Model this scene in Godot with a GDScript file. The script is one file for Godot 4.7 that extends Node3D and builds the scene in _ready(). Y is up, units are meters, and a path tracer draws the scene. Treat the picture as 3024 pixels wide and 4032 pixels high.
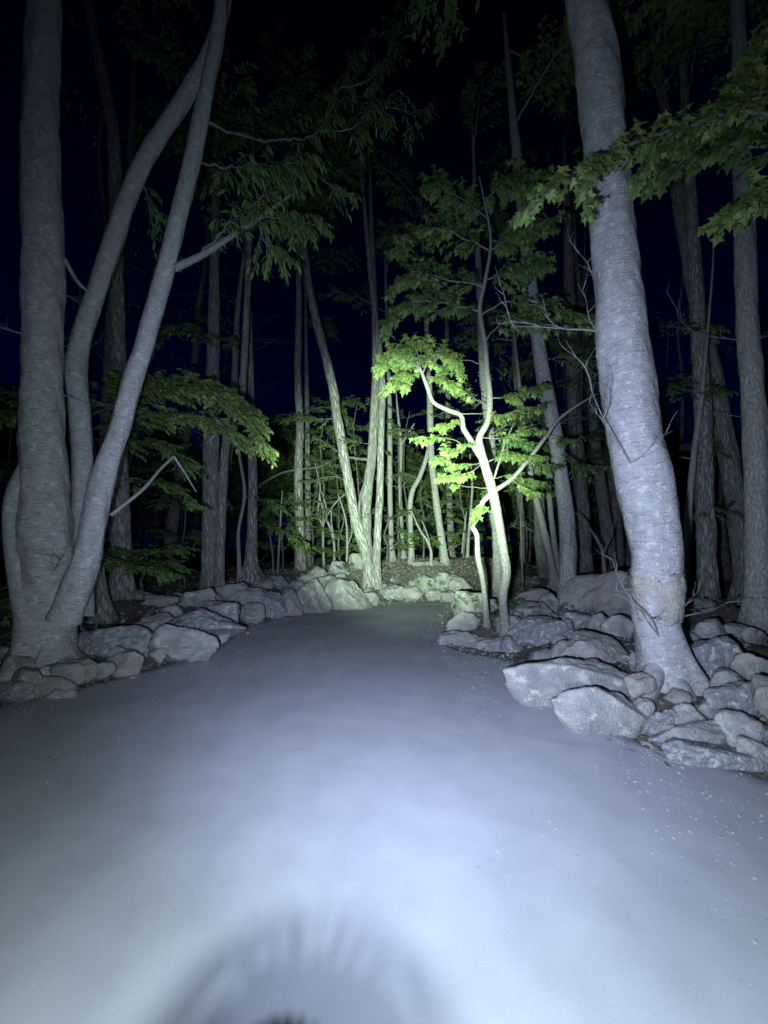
extends Node3D
# A forest path at night, lit only by the two lamps of the bicycle that is ridden along it.

var M := {}
var used := {}
var noise := FastNoiseLite.new()
var fine := FastNoiseLite.new()
var rng := RandomNumberGenerator.new()
var path_polygon := PackedVector2Array()
var bank_spots := PackedVector3Array()
var leaf_models := {}

class Heap:
	var v := PackedVector3Array()
	var c := PackedColorArray()
	var u := PackedVector2Array()
	var i := PackedInt32Array()

const PATH_LEFT := [[-3.2,7],[-3.2,2],[-3.25,-1.5],[-3.135,-3.273],[-2.859,-3.53],[-2.488,-4.042],[-2.172,-4.776],[-2.202,-5.878],[-1.869,-6.926],[-1.16,-7.607],[-0.291,-8.374],[0.749,-9.004],[2.2,-9.1],[4.5,-9.2],[9,-9.8],[16,-11]]
const PATH_RIGHT := [[2.4,7],[2.35,2],[2.3,-1],[2.133,-2.262],[1.861,-2.433],[1.692,-2.593],[1.583,-2.987],[1.54,-3.497],[1.496,-4.276],[1.119,-4.559],[0.835,-5.157],[1.053,-6.472],[1.478,-8.061],[2.3,-7.95],[4.5,-7.75],[9,-8.2],[16,-9.2]]
const BANK := [[1.642,-5.3,0.062],[1.445,-5.55,0.21],[-0.358,-9.3,0.241],[-0.16,-9.3,0.262],[-2.402,-11.2,0.481],[3.146,-6.7,0.18],[2.329,-3.25,0.125],[4.657,-4.9,0.208],[5.297,-6.4,0.124],[6.649,-7.2,0.234],[4.64,-6,0.473],[2.779,-9.5,0.042],[1.813,-11.5,0.65],[0.822,-11.6,0.754],[0.278,-12.6,0.711],[0.669,-13.2,0.857],[2.637,-15,0.75],[-3.354,-7.6,0.266],[-3.115,-7.5,0.279],[-3.06,-9,0.547],[-3.26,-8.8,0.439],[-3.196,-3.75,0.184],[-3.711,-5.2,0.246],[3.367,-2.9,-0.012],[4.159,-9.5,0.33],[4.389,-9.8,0.439],[5.432,-10.6,0.223],[3.744,-6.6,0.642],[-4.157,-6.2,0.447],[-2.413,-12.5,0.421],[-1.818,-11.8,0.606],[-1.458,-11.4,0.682],[-1.066,-11,0.65],[1.329,-11,0.728],[2.583,-12,0.964],[-2.726,-10,0.563],[-2.908,-4.2,0.197],[-2.515,-3.9,0.066],[-2.662,-3.95,0.162],[-2.146,-4.25,0.118],[-2.26,-4.9,0.219],[-4.018,-6.4,0.271],[-2.846,-6,0.37],[-2.998,-5.6,0.268],[-2.359,-5.7,0.191],[-2.729,-7,0.349],[-2.394,-6.9,0.297],[-2.183,-6.4,0.122],[-2.037,-7,0.111],[-1.72,-7.2,0.034],[-1.441,-7.6,-0.002],[-0.799,-8,0.049],[-2.34,-8.6,0.398],[-2.502,-8.2,0.371],[-1.566,-9,0.498],[-1.822,-8.8,0.459],[-1.136,-9.6,0.572],[-0.721,-10,0.706],[1.27,-11.3,0.519],[1.493,-9.8,0.178],[0.938,-9.6,0.158],[0.676,-9,0.083],[1.858,-9.2,0.147],[1.176,-9,0.099],[1.313,-6.1,0.174],[1.175,-5.7,0.044],[1.099,-5.15,-0.086],[1.335,-5,-0.127],[1.545,-4.85,-0.009],[2.542,-6.8,0.225],[2.766,-6.4,0.176],[2.254,-5.9,0.141],[2.293,-6.6,0.212],[3.349,-6,0.218],[2.703,-5,0.15],[2.876,-4.8,0.179],[1.938,-5,0.077],[2.042,-3.9,0.121],[1.548,-3.25,0.049],[1.588,-2.8,-0.018],[2.768,-3.4,0.172],[2.934,-3.2,0.168],[3.51,-4.2,0.285],[3.853,-4.3,0.233],[2.448,-2.75,0.144],[2.496,-2.6,0.224],[2.23,-2.75,0.094],[2.025,-2.7,0.077],[1.882,-2.7,0.038],[1.803,-2.8,0.101],[2.002,-2.5,0.055],[2.216,-2.45,0.072],[1.866,-2.35,0.032],[-2.756,-3.6,0.078],[-2.873,-3.4,0.02],[-3.194,-3.5,0.132],[-3.007,-3.25,0.05],[-2.313,-4.05,0.129],[-2.934,-5,0.213],[-2.643,-3.7,0.071],[-2.661,-4.3,0.123],[-2.107,-5,0.101],[-3.488,-6.1,0.306],[-2.879,-6.6,0.27],[-2.357,-7.4,0.231],[-1.863,-8.3,0.277],[-1.229,-8.4,0.302],[-0.387,-8.3,0.087],[0.218,-9,0.085],[1.461,-8.8,0.024],[-2.67,-3.35,-0.024],[-2.992,-3.35,0.113],[2.619,-5.3,0.177],[2.284,-3.5,0.174],[2.414,-3.2,0.108],[2.576,-3,0.18],[1.813,-2.55,0.02],[1.913,-3,0.159],[2.129,-2.3,0.059],[1.779,-5.4,0.112],[2.261,-5,0.11],[-2.74,-10.6,0.597],[-1.849,-12,0.652],[-0.805,-12.4,0.734],[0.496,-12.8,0.793],[1.325,-13,0.817],[2.477,-12.2,0.743],[0.076,-11.6,0.754],[-1.304,-11.6,0.644],[-2.316,-12.6,0.592],[1.925,-13.4,0.835],[0.903,-15,0.893],[-1.838,-15.5,0.789],[3.06,-8.6,0.337],[4.825,-9.8,0.301],[4.98,-6.8,0.29],[-4.271,-8.4,0.358],[-3.807,-6.2,0.483],[-5.334,-5.6,0.265]]
# trees: each stem runs through [x, y, z, radius]; a bough is its line, radius, leaf kind, twigs, twig length, leaves, leaf size, hue, where leaves begin
const TREES := [
	{"name": "forked_sapling", "label": "pale crooked forked sapling brightly lit at the right path bend", "group": "", "bark": "pale", "cat": "tree", "crown": 0, "twigs": 0, "parts": 300,
	"stems": [["trunk", [[1.642,-0.288,-5.3,0.098],[1.642,0.042,-5.3,0.083],[1.638,0.103,-5.3,0.069],[1.608,0.404,-5.3,0.058],[1.614,0.631,-5.3,0.058],[1.666,0.898,-5.3,0.061],[1.63,1.199,-5.3,0.059],[1.56,1.695,-5.3,0.059],[1.504,2.004,-5.3,0.065],[1.422,2.309,-5.3,0.062],[1.338,2.638,-5.3,0.06],[1.348,2.79,-5.3,0.046],[1.45,2.97,-5.3,0.044],[1.495,3.204,-5.3,0.041],[1.495,3.475,-5.3,0.039],[1.468,3.748,-5.3,0.036],[1.451,4.127,-5.3,0.034],[1.383,4.651,-5.3,0.028],[1.474,5.112,-5.3,0.026],[1.57,5.726,-5.3,0.02],[1.483,6.389,-5.3,0.014],[1.422,6.763,-5.3,0.009]]],
		["trunk", [[1.445,-0.14,-5.55,0.07],[1.445,0.19,-5.55,0.06],[1.441,0.249,-5.55,0.049],[1.413,0.538,-5.5,0.038],[1.374,0.799,-5.45,0.035],[1.304,1.128,-5.4,0.035],[1.297,1.411,-5.4,0.035],[1.231,1.533,-5.38,0.038],[1.333,1.7,-5.36,0.035],[1.379,1.867,-5.35,0.035],[1.504,1.991,-5.3,0.038]]],
		["limb", [[1.374,2.473,-5.3,0.046],[1.292,2.592,-5.3,0.041],[1.192,2.77,-5.3,0.038],[1.116,2.896,-5.3,0.038],[1.087,3.084,-5.3,0.033],[0.923,3.133,-5.25,0.03],[0.691,3.234,-5.2,0.027],[0.603,3.412,-5.15,0.024],[0.523,3.601,-5.1,0.021],[0.449,3.785,-5.1,0.011]]],
		["limb", [[1.524,2.01,-5.3,0.032],[1.762,2.176,-5.25,0.029],[1.995,2.45,-5.2,0.027],[2.213,2.746,-5.15,0.024],[2.35,2.944,-5.1,0.021],[2.559,3.112,-5.05,0.016],[2.851,3.285,-5,0.008]]],
		["limb", [[1.528,2.185,-5.3,0.016],[1.591,2.375,-5.3,0.016],[1.654,2.552,-5.3,0.016],[1.729,2.731,-5.4,0.014],[1.897,3.035,-5.5,0.008]]]],
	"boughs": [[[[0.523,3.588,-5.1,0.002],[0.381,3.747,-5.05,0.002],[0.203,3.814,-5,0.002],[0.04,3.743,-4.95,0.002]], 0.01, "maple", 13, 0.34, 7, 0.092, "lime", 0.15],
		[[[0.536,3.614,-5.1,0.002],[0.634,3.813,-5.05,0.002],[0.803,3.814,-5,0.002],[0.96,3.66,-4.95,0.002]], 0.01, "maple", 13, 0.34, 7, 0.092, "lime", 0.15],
		[[[0.523,3.601,-5.1,0.002],[0.395,3.529,-5,0.002],[0.249,3.487,-4.95,0.002],[0.143,3.382,-4.9,0.002]], 0.008, "maple", 10, 0.28, 6, 0.09, "lime", 0.2],
		[[[0.511,3.62,-5.1,0.002],[0.486,3.877,-5.15,0.002],[0.459,4.072,-5.2,0.002],[0.568,4.196,-5.3,0.002]], 0.008, "maple", 9, 0.3, 6, 0.088, "lime", 0.2],
		[[[0.574,3.555,-5.1,0.002],[0.718,3.509,-5,0.002],[0.815,3.442,-4.95,0.002],[0.884,3.338,-4.9,0.002]], 0.006, "maple", 7, 0.24, 6, 0.088, "lime", 0.3],
		[[[1.102,3.03,-5.28,0.002],[0.995,2.97,-5.2,0.002],[0.877,2.921,-5.15,0.002],[0.768,2.873,-5.1,0.002]], 0.007, "maple", 6, 0.22, 6, 0.075, "lime", 0.2],
		[[[1.209,2.631,-5.3,0.002],[0.916,2.723,-5.25,0.002],[0.672,2.741,-5.2,0.002],[0.464,2.727,-5.15,0.002]], 0.007, "maple", 6, 0.2, 5, 0.07, "lime", 0.5],
		[[[1.308,2.73,-5.3,0.002],[1.116,2.612,-5.2,0.002],[0.979,2.566,-5.15,0.002],[0.845,2.554,-5.1,0.002]], 0.006, "maple", 6, 0.2, 6, 0.075, "lime", 0.3],
		[[[1.379,2.414,-5.3,0.002],[1.175,2.36,-5.2,0.002],[1.007,2.343,-5.15,0.002],[0.793,2.427,-5.1,0.002],[0.693,2.397,-5.05,0.002]], 0.008, "maple", 9, 0.22, 6, 0.072, "lime", 0.25],
		[[[1.379,2.414,-5.3,0.002],[1.13,2.235,-5.15,0.002],[0.932,2.188,-5.1,0.002],[0.77,2.166,-5.05,0.002]], 0.007, "maple", 8, 0.22, 6, 0.072, "lime", 0.3],
		[[[1.448,2.049,-5.3,0.002],[1.156,2.053,-5.2,0.002],[0.927,2.083,-5.15,0.002]], 0.008, "maple", 2, 0.12, 3, 0.06, "lime", 0.7],
		[[[1.379,1.861,-5.35,0.002],[1.3,1.754,-5.25,0.002],[1.242,1.655,-5.2,0.002]], 0.005, "maple", 4, 0.14, 5, 0.07, "lime", 0.2],
		[[[1.367,2.77,-5.3,0.002],[1.628,2.741,-5.2,0.002],[1.818,2.777,-5.1,0.002],[1.967,2.778,-5,0.002]], 0.007, "maple", 9, 0.24, 6, 0.07, "lime", 0.2],
		[[[1.424,2.407,-5.3,0.002],[1.637,2.494,-5.25,0.002],[1.844,2.495,-5.2,0.002],[2.056,2.446,-5.1,0.002]], 0.009, "maple", 10, 0.24, 6, 0.07, "lime", 0.15],
		[[[1.088,3.11,-5.3,0.002],[1.329,3.128,-5.35,0.002],[1.64,3.125,-5.4,0.002],[1.941,3.18,-5.4,0.002],[2.237,3.262,-5.4,0.002]], 0.008, "maple", 12, 0.26, 6, 0.07, "lime", 0.3],
		[[[1.485,3.339,-5.3,0.002],[1.777,3.346,-5.25,0.002],[2.027,3.406,-5.2,0.002],[2.18,3.443,-5.1,0.002]], 0.009, "maple", 11, 0.26, 6, 0.072, "lime", 0.2],
		[[[1.528,2.185,-5.3,0.002],[1.774,2.229,-5.4,0.002],[2.038,2.18,-5.5,0.002],[2.312,2.163,-5.6,0.002]], 0.007, "maple", 9, 0.24, 6, 0.07, "green", 0.2],
		[[[1.762,2.176,-5.25,0.002],[1.893,2.034,-5.2,0.002],[1.977,1.938,-5.1,0.002]], 0.006, "maple", 6, 0.2, 5, 0.068, "lime", 0.3],
		[[[1.995,2.45,-5.2,0.002],[2.166,2.407,-5.3,0.002],[2.402,2.362,-5.4,0.002]], 0.006, "maple", 6, 0.22, 5, 0.068, "green", 0.3],
		[[[2.213,2.746,-5.15,0.002],[2.424,2.709,-5.2,0.002],[2.664,2.704,-5.3,0.002]], 0.006, "maple", 5, 0.22, 5, 0.068, "green", 0.3],
		[[[1.495,3.204,-5.3,0.002],[1.301,3.286,-5.25,0.002],[1.112,3.406,-5.2,0.002],[1.003,3.466,-5.2,0.002]], 0.006, "maple", 5, 0.2, 5, 0.07, "lime", 0.4],
		[[[1.457,3.816,-5.3,0.002],[1.214,3.899,-5.3,0.002],[0.992,3.853,-5.25,0.002],[0.845,3.7,-5.2,0.002]], 0.007, "maple", 6, 0.2, 5, 0.07, "green", 0.5],
		[[[1.685,2.577,-5.4,0.002],[1.889,2.759,-5.5,0.002],[2.128,2.751,-5.6,0.002]], 0.006, "maple", 8, 0.26, 6, 0.068, "green", 0.1],
		[[[1.382,4.637,-5.3,0.002],[0.842,4.624,-5.1,0.002],[0.375,4.525,-4.9,0.002],[0.051,4.203,-4.8,0.002]], 0.016, "maple", 24, 0.42, 8, 0.085, "green", 0.1],
		[[[1.444,5.005,-5.3,0.002],[0.847,5.001,-5.1,0.002],[0.378,4.92,-4.9,0.002],[0.186,4.716,-4.8,0.002]], 0.014, "maple", 22, 0.42, 8, 0.085, "green", 0.1],
		[[[1.532,5.581,-5.3,0.002],[0.923,5.698,-5.1,0.002],[0.454,5.611,-5,0.002],[0.286,5.321,-4.9,0.002]], 0.012, "maple", 21, 0.44, 8, 0.085, "green", 0.1],
		[[[1.51,6.093,-5.3,0.002],[1.051,6.365,-5.2,0.002],[0.668,6.411,-5.1,0.002]], 0.01, "maple", 18, 0.42, 8, 0.085, "green", 0.1],
		[[[1.503,6.389,-5.3,0.002],[1.798,6.613,-5.3,0.002],[2.215,6.688,-5.3,0.002]], 0.01, "maple", 16, 0.42, 8, 0.085, "green", 0.1],
		[[[1.531,5.544,-5.3,0.002],[1.912,5.799,-5.3,0.002],[2.361,5.946,-5.3,0.002]], 0.01, "maple", 18, 0.44, 8, 0.085, "green", 0.1],
		[[[1.474,5.112,-5.3,0.002],[1.793,5.145,-5.2,0.002],[2.153,5.208,-5.1,0.002]], 0.01, "maple", 16, 0.4, 8, 0.085, "green", 0.2],
		[[[1.408,4.58,-5.3,0.002],[1.681,4.691,-5.2,0.002],[2.067,4.59,-5.1,0.002],[2.721,4.264,-4.9,0.002]], 0.012, "maple", 21, 0.34, 6, 0.08, "green", 0.3],
		[[[1.445,4.161,-5.3,0.002],[1.606,4.346,-5.2,0.002],[1.867,4.387,-5.1,0.002],[2.206,4.259,-5,0.002]], 0.01, "maple", 13, 0.34, 7, 0.08, "green", 0.3]]},
	{"name": "triple_stem_tree", "label": "triple-stemmed furrowed tree at the far bend beside pale boulders", "group": "", "bark": "furrow", "cat": "tree", "crown": 6, "twigs": 6, "parts": 0,
	"stems": [["trunk", [[-0.358,-0.109,-9.3,0.215],[-0.358,0.221,-9.3,0.183],[-0.365,0.328,-9.3,0.152],[-0.416,0.973,-9.3,0.127],[-0.676,1.873,-9.3,0.117],[-0.863,2.788,-9.3,0.113],[-1.03,3.72,-9.3,0.114],[-1.175,4.538,-9.3,0.115],[-1.311,5.357,-9.3,0.11],[-1.63,6.602,-9.3,0.105],[-1.857,7.59,-9.3,0.094],[-2.016,8.595,-9.3,0.083],[-2.298,10.57,-9.3,0.062],[-2.518,12.545,-9.3,0.025]]],
		["trunk", [[-0.332,0.408,-9.5,0.135],[-0.417,1.363,-9.55,0.12],[-0.445,2.055,-9.6,0.116],[-0.424,2.568,-9.6,0.134],[-0.322,3.394,-9.6,0.111],[-0.277,4.076,-9.6,0.112],[-0.22,5.059,-9.6,0.119],[-0.197,5.489,-9.6,0.113],[-0.211,6.523,-9.6,0.102],[-0.262,7.794,-9.6,0.085],[-0.334,9.793,-9.6,0.064],[-0.39,11.791,-9.6,0.026]]],
		["trunk", [[-0.16,-0.088,-9.3,0.149],[-0.16,0.242,-9.3,0.127],[-0.161,0.363,-9.3,0.105],[-0.172,1.106,-9.3,0.094],[-0.129,2.008,-9.3,0.09],[-0.096,2.788,-9.3,0.085],[-0.074,3.987,-9.3,0.08],[-0.04,4.94,-9.3,0.081],[-0.052,5.357,-9.3,0.081],[-0.134,6.358,-9.3,0.076],[-0.313,7.839,-9.3,0.065],[-0.474,9.618,-9.3,0.054],[-0.636,11.61,-9.3,0.041],[-0.763,13.602,-9.3,0.016]]],
		["limb", [[-0.512,1.474,-9.4,0.039],[-0.606,2.039,-9.4,0.034],[-0.566,2.524,-9.45,0.034],[-0.375,3.09,-9.5,0.035],[-0.343,3.395,-9.55,0.035]]],
		["limb", [[-0.4,3.407,-9.5,0.029],[-0.686,3.431,-9.45,0.029],[-0.969,3.477,-9.4,0.023],[-1.277,3.659,-9.2,0.011]]]],
	"boughs": [[[[-1.139,4.385,-9.3,0.002],[-1.545,4.284,-9,0.002],[-1.945,4.272,-8.8,0.002],[-2.324,4.149,-8.6,0.002]], 0.02, "oval", 12, 0.5, 8, 0.07, "green", 0.2],
		[[[-0.959,3.454,-9.3,0.002],[-1.218,3.576,-9.1,0.002],[-1.538,3.775,-9,0.002],[-1.738,3.691,-8.9,0.002]], 0.015, "oval", 7, 0.45, 7, 0.065, "green", 0.3],
		[[[-0.336,3.743,-9.3,0.002],[-0.67,3.774,-9.2,0.002],[-0.942,3.803,-9.1,0.002]], 0.012, "oval", 6, 0.4, 7, 0.075, "green", 0.3],
		[[[-0.863,2.788,-9.3,0.002],[-1.223,2.919,-9.2,0.002],[-1.524,2.827,-9,0.002],[-1.83,2.755,-8.9,0.002]], 0.014, "oval", 9, 0.4, 7, 0.065, "green", 0.3]]},
	{"name": "straight_tree", "label": "straight furrowed tree standing left of the triple-stemmed tree", "group": "", "bark": "furrow", "cat": "tree", "crown": 5, "twigs": 5, "parts": 0,
	"stems": [["trunk", [[-2.402,0.131,-11.2,0.259],[-2.402,0.461,-11.2,0.221],[-2.406,0.621,-11.2,0.183],[-2.437,1.65,-11.2,0.128],[-2.497,2.624,-11.2,0.122],[-2.519,3.751,-11.2,0.116],[-2.5,4.884,-11.2,0.11],[-2.594,6.196,-11.2,0.104],[-2.602,7.991,-11.2,0.092],[-2.631,9.487,-11.2,0.078],[-2.675,11.987,-11.2,0.059],[-2.709,14.487,-11.2,0.024]]],
		["limb", [[-2.582,3.502,-11.2,0.034],[-3.028,3.326,-11,0.033],[-3.546,2.902,-10.7,0.026],[-3.799,2.513,-10.5,0.013]]],
		["limb", [[-2.446,3.516,-11.2,0.027],[-1.868,3.543,-11,0.027],[-1.507,3.675,-10.8,0.013]]]],
	"boughs": [[[[-2.502,5.026,-11.2,0.002],[-2.975,5.097,-11,0.002],[-3.45,4.891,-10.8,0.002],[-3.899,4.556,-10.6,0.002]], 0.02, "oval", 9, 0.6, 8, 0.08, "deep", 0.25],
		[[[-2.501,2.87,-11.2,0.002],[-2.782,2.506,-11,0.002],[-3.118,2.287,-10.8,0.002],[-3.504,2.139,-10.6,0.002]], 0.018, "oval", 9, 0.5, 8, 0.08, "green", 0.2],
		[[[-2.545,5.096,-11.2,0.002],[-1.894,5.306,-11,0.002],[-1.326,5.233,-10.8,0.002]], 0.018, "oval", 9, 0.55, 8, 0.08, "green", 0.2],
		[[[-2.522,3.904,-11.2,0.002],[-1.871,3.72,-11,0.002],[-1.321,3.563,-10.9,0.002]], 0.012, "oval", 7, 0.4, 7, 0.075, "green", 0.2]]},
	{"name": "leaning_grey_tree", "label": "grey leaning tree with smooth trunk between forked sapling and big right trunk", "group": "", "bark": "grey", "cat": "tree", "crown": 2, "twigs": 4, "parts": 0,
	"stems": [["trunk", [[3.146,-0.17,-6.7,0.261],[3.146,0.16,-6.7,0.222],[3.145,0.204,-6.7,0.184],[3.139,0.382,-6.7,0.15],[3.182,1.218,-6.7,0.132],[3.17,1.893,-6.7,0.125],[3.119,2.424,-6.7,0.122],[3.018,3.382,-6.7,0.119],[2.875,4.217,-6.7,0.121],[2.793,4.957,-6.7,0.118],[2.702,5.997,-6.7,0.111],[2.65,6.725,-6.7,0.103],[2.487,9.218,-6.7,0.077],[2.36,11.711,-6.7,0.031]]]],
	"boughs": [[[[2.847,4.581,-6.7,0.002],[3.082,4.515,-6.4,0.002],[3.353,4.283,-6.1,0.002]], 0.012, "oval", 9, 0.5, 8, 0.08, "deep", 0.2],
		[[[3.078,3.046,-6.7,0.002],[3.33,2.669,-6.5,0.002],[3.608,2.548,-6.3,0.002]], 0.012, "oval", 7, 0.45, 7, 0.08, "deep", 0.2]]},
	{"name": "big_grey_tree", "label": "large pale grey trunk rising from boulders on the right, largest trunk", "group": "", "bark": "smooth", "cat": "tree", "crown": 5, "twigs": 5, "parts": 0,
	"stems": [["trunk", [[2.329,-0.225,-3.25,0.291],[2.329,0.105,-3.25,0.248],[2.323,0.16,-3.25,0.206],[2.28,0.418,-3.25,0.171],[2.256,0.641,-3.25,0.165],[2.256,0.829,-3.25,0.175],[2.271,1.316,-3.25,0.19],[2.199,1.82,-3.25,0.209],[2.138,2.337,-3.25,0.208],[2.101,3.048,-3.25,0.199],[2.079,3.553,-3.25,0.186],[2.061,4.084,-3.25,0.177],[2.047,4.631,-3.25,0.172],[2.036,5.004,-3.25,0.177],[2.019,5.6,-3.25,0.18],[1.933,6.465,-3.25,0.167],[1.803,7.607,-3.25,0.147],[1.65,9.097,-3.25,0.11],[1.532,10.587,-3.25,0.044]]],
		["root", [[2.308,0.271,-3.25,0.113],[2.259,0.126,-3.05,0.088],[2.229,0.01,-2.85,0.065],[2.212,-0.052,-2.72,0.034]]],
		["root", [[2.254,0.307,-3.25,0.087],[2.014,0.16,-3.05,0.071],[1.855,0.052,-2.9,0.04]]]],
	"boughs": []},
	{"name": "edge_grey_tree", "label": "slender bluish grey trunk at the far right edge of the view", "group": "", "bark": "grey", "cat": "tree", "crown": 4, "twigs": 3, "parts": 0,
	"stems": [["trunk", [[4.657,-0.142,-4.9,0.241],[4.657,0.188,-4.9,0.206],[4.66,0.271,-4.9,0.171],[4.685,0.73,-4.9,0.131],[4.753,1.602,-4.9,0.127],[4.827,2.889,-4.9,0.124],[4.838,3.961,-4.9,0.117],[4.891,5.12,-4.9,0.113],[4.956,6.208,-4.9,0.108],[5.033,7.627,-4.9,0.091],[5.132,9.624,-4.9,0.069],[5.208,11.621,-4.9,0.027]]]],
	"boughs": []},
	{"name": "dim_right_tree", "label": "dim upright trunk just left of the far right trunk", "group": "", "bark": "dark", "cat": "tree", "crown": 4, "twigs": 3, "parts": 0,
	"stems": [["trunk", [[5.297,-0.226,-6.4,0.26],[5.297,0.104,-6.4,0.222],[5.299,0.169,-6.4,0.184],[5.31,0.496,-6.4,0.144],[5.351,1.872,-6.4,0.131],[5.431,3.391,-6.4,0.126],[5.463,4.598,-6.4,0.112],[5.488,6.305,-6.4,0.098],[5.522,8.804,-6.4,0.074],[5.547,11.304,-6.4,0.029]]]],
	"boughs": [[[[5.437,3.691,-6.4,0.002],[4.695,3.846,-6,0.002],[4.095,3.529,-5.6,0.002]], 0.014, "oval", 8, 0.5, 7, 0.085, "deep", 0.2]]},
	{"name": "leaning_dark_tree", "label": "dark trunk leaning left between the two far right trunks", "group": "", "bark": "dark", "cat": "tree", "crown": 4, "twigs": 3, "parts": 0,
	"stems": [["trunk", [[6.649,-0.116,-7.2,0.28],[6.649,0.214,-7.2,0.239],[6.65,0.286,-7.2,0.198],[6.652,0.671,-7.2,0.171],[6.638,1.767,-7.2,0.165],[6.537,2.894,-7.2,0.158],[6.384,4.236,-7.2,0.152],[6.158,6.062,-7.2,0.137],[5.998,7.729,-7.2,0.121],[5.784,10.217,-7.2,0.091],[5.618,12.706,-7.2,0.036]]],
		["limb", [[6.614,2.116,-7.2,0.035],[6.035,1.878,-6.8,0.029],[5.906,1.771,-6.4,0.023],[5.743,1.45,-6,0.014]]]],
	"boughs": []},
	{"name": "thin_dim_sapling", "label": "thin dim sapling close to the right side of big grey trunk", "group": "", "bark": "grey", "cat": "tree", "crown": 0, "twigs": 3, "parts": 0,
	"stems": [["trunk", [[4.64,0.123,-6,0.096],[4.64,0.453,-6,0.082],[4.643,0.506,-6,0.068],[4.666,0.753,-6,0.05],[4.745,1.681,-6,0.047],[4.891,2.62,-6,0.04],[5.088,3.615,-6,0.033],[5.292,4.861,-6,0.019],[5.437,5.848,-6,0.014],[5.55,6.835,-6,0.006]]]],
	"boughs": []},
	{"name": "shadowed_tree", "label": "shadowed straight trunk behind the forked sapling's main stem", "group": "", "bark": "grey", "cat": "tree", "crown": 2, "twigs": 4, "parts": 0,
	"stems": [["trunk", [[2.779,-0.308,-9.5,0.227],[2.779,0.022,-9.5,0.194],[2.779,0.106,-9.5,0.161],[2.781,0.575,-9.5,0.13],[2.784,1.567,-9.5,0.12],[2.68,2.392,-9.5,0.115],[2.685,3.548,-9.5,0.116],[2.609,4.753,-9.5,0.111],[2.528,5.85,-9.5,0.101],[2.487,7.726,-9.5,0.084],[2.436,10.225,-9.5,0.063],[2.397,12.725,-9.5,0.025]]]],
	"boughs": [[[[2.487,3.829,-8.8,0.002],[3.075,4.149,-8.6,0.002],[3.734,4.241,-8.4,0.002]], 0.015, "oval", 11, 0.55, 8, 0.075, "green", 0.15],
		[[[2.504,4.495,-8.8,0.002],[1.945,4.791,-8.7,0.002],[1.391,4.86,-8.6,0.002]], 0.015, "oval", 9, 0.5, 8, 0.075, "deep", 0.2]]},
	{"name": "slim_leaning_tree", "label": "slim tree leaning left on the leaf mound right of triple-stemmed tree", "group": "", "bark": "grey", "cat": "tree", "crown": 4, "twigs": 4, "parts": 0,
	"stems": [["trunk", [[1.813,0.3,-11.5,0.226],[1.813,0.63,-11.5,0.193],[1.807,0.705,-11.5,0.16],[1.764,1.112,-11.5,0.117],[1.6,2.298,-11.5,0.104],[1.438,3.918,-11.5,0.098],[1.411,5.36,-11.5,0.092],[1.382,6.669,-11.5,0.079],[1.313,8.476,-11.5,0.065],[1.245,10.475,-11.5,0.049],[1.192,12.473,-11.5,0.02]]]],
	"boughs": [[[[1.414,4.333,-11.5,0.002],[1.046,4.562,-11.3,0.002],[0.688,4.642,-11.1,0.002],[0.341,4.65,-10.9,0.002]], 0.012, "oval", 10, 0.45, 8, 0.085, "green", 0.1],
		[[[1.423,5.127,-11.5,0.002],[1.818,5.274,-11.3,0.002],[2.315,5.306,-11,0.002]], 0.012, "oval", 8, 0.45, 8, 0.085, "deep", 0.1]]},
	{"name": "curved_sapling", "label": "curved sapling bending right into the slim leaning tree on mound", "group": "", "bark": "grey", "cat": "tree", "crown": 0, "twigs": 1, "parts": 0,
	"stems": [["trunk", [[0.822,0.404,-11.6,0.135],[0.822,0.734,-11.6,0.115],[0.819,0.863,-11.6,0.095],[0.8,1.665,-11.6,0.076],[0.791,2.532,-11.6,0.077],[0.892,2.999,-11.6,0.07],[1.077,3.325,-11.6,0.07],[1.309,3.999,-11.6,0.064],[1.43,4.65,-11.6,0.043]]]],
	"boughs": [[[[1.063,3.283,-11.6,0.002],[0.7,3.43,-11.4,0.002],[0.415,3.35,-11.2,0.002]], 0.008, "oval", 6, 0.35, 7, 0.08, "green", 0.2]]},
	{"name": "thin_mound_tree", "label": "thin grey trunk just right of the triple-stemmed tree", "group": "", "bark": "grey", "cat": "tree", "crown": 4, "twigs": 4, "parts": 0,
	"stems": [["trunk", [[0.278,0.361,-12.6,0.169],[0.278,0.691,-12.6,0.144],[0.274,0.776,-12.6,0.119],[0.248,1.249,-12.6,0.09],[0.205,2.459,-12.6,0.084],[0.192,4.002,-12.6,0.084],[0.194,5.577,-12.6,0.078],[0.134,7.514,-12.6,0.063],[0.078,9.513,-12.6,0.047],[0.034,11.512,-12.6,0.019]]]],
	"boughs": []},
	{"name": "thin_forked_sapling", "label": "thin forked sapling between curved sapling and thin grey trunk", "group": "", "bark": "grey", "cat": "tree", "crown": 0, "twigs": 3, "parts": 0,
	"stems": [["trunk", [[0.669,0.507,-13.2,0.13],[0.669,0.837,-13.2,0.111],[0.663,0.942,-13.2,0.092],[0.624,1.564,-13.2,0.063],[0.552,3.256,-13.2,0.064],[0.589,4.756,-13.2,0.065],[0.496,5.783,-13.2,0.041],[0.455,6.281,-13.2,0.03],[0.423,6.779,-13.2,0.012]]],
		["limb", [[0.589,4.706,-13.2,0.048],[0.752,5.036,-13.2,0.04],[1.063,5.533,-13.2,0.024]]]],
	"boughs": [[[[0.59,4.789,-13.2,0.002],[0.327,5.06,-13,0.002],[0.086,4.921,-12.8,0.002]], 0.008, "oval", 7, 0.45, 8, 0.09, "green", 0.1]]},
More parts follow.
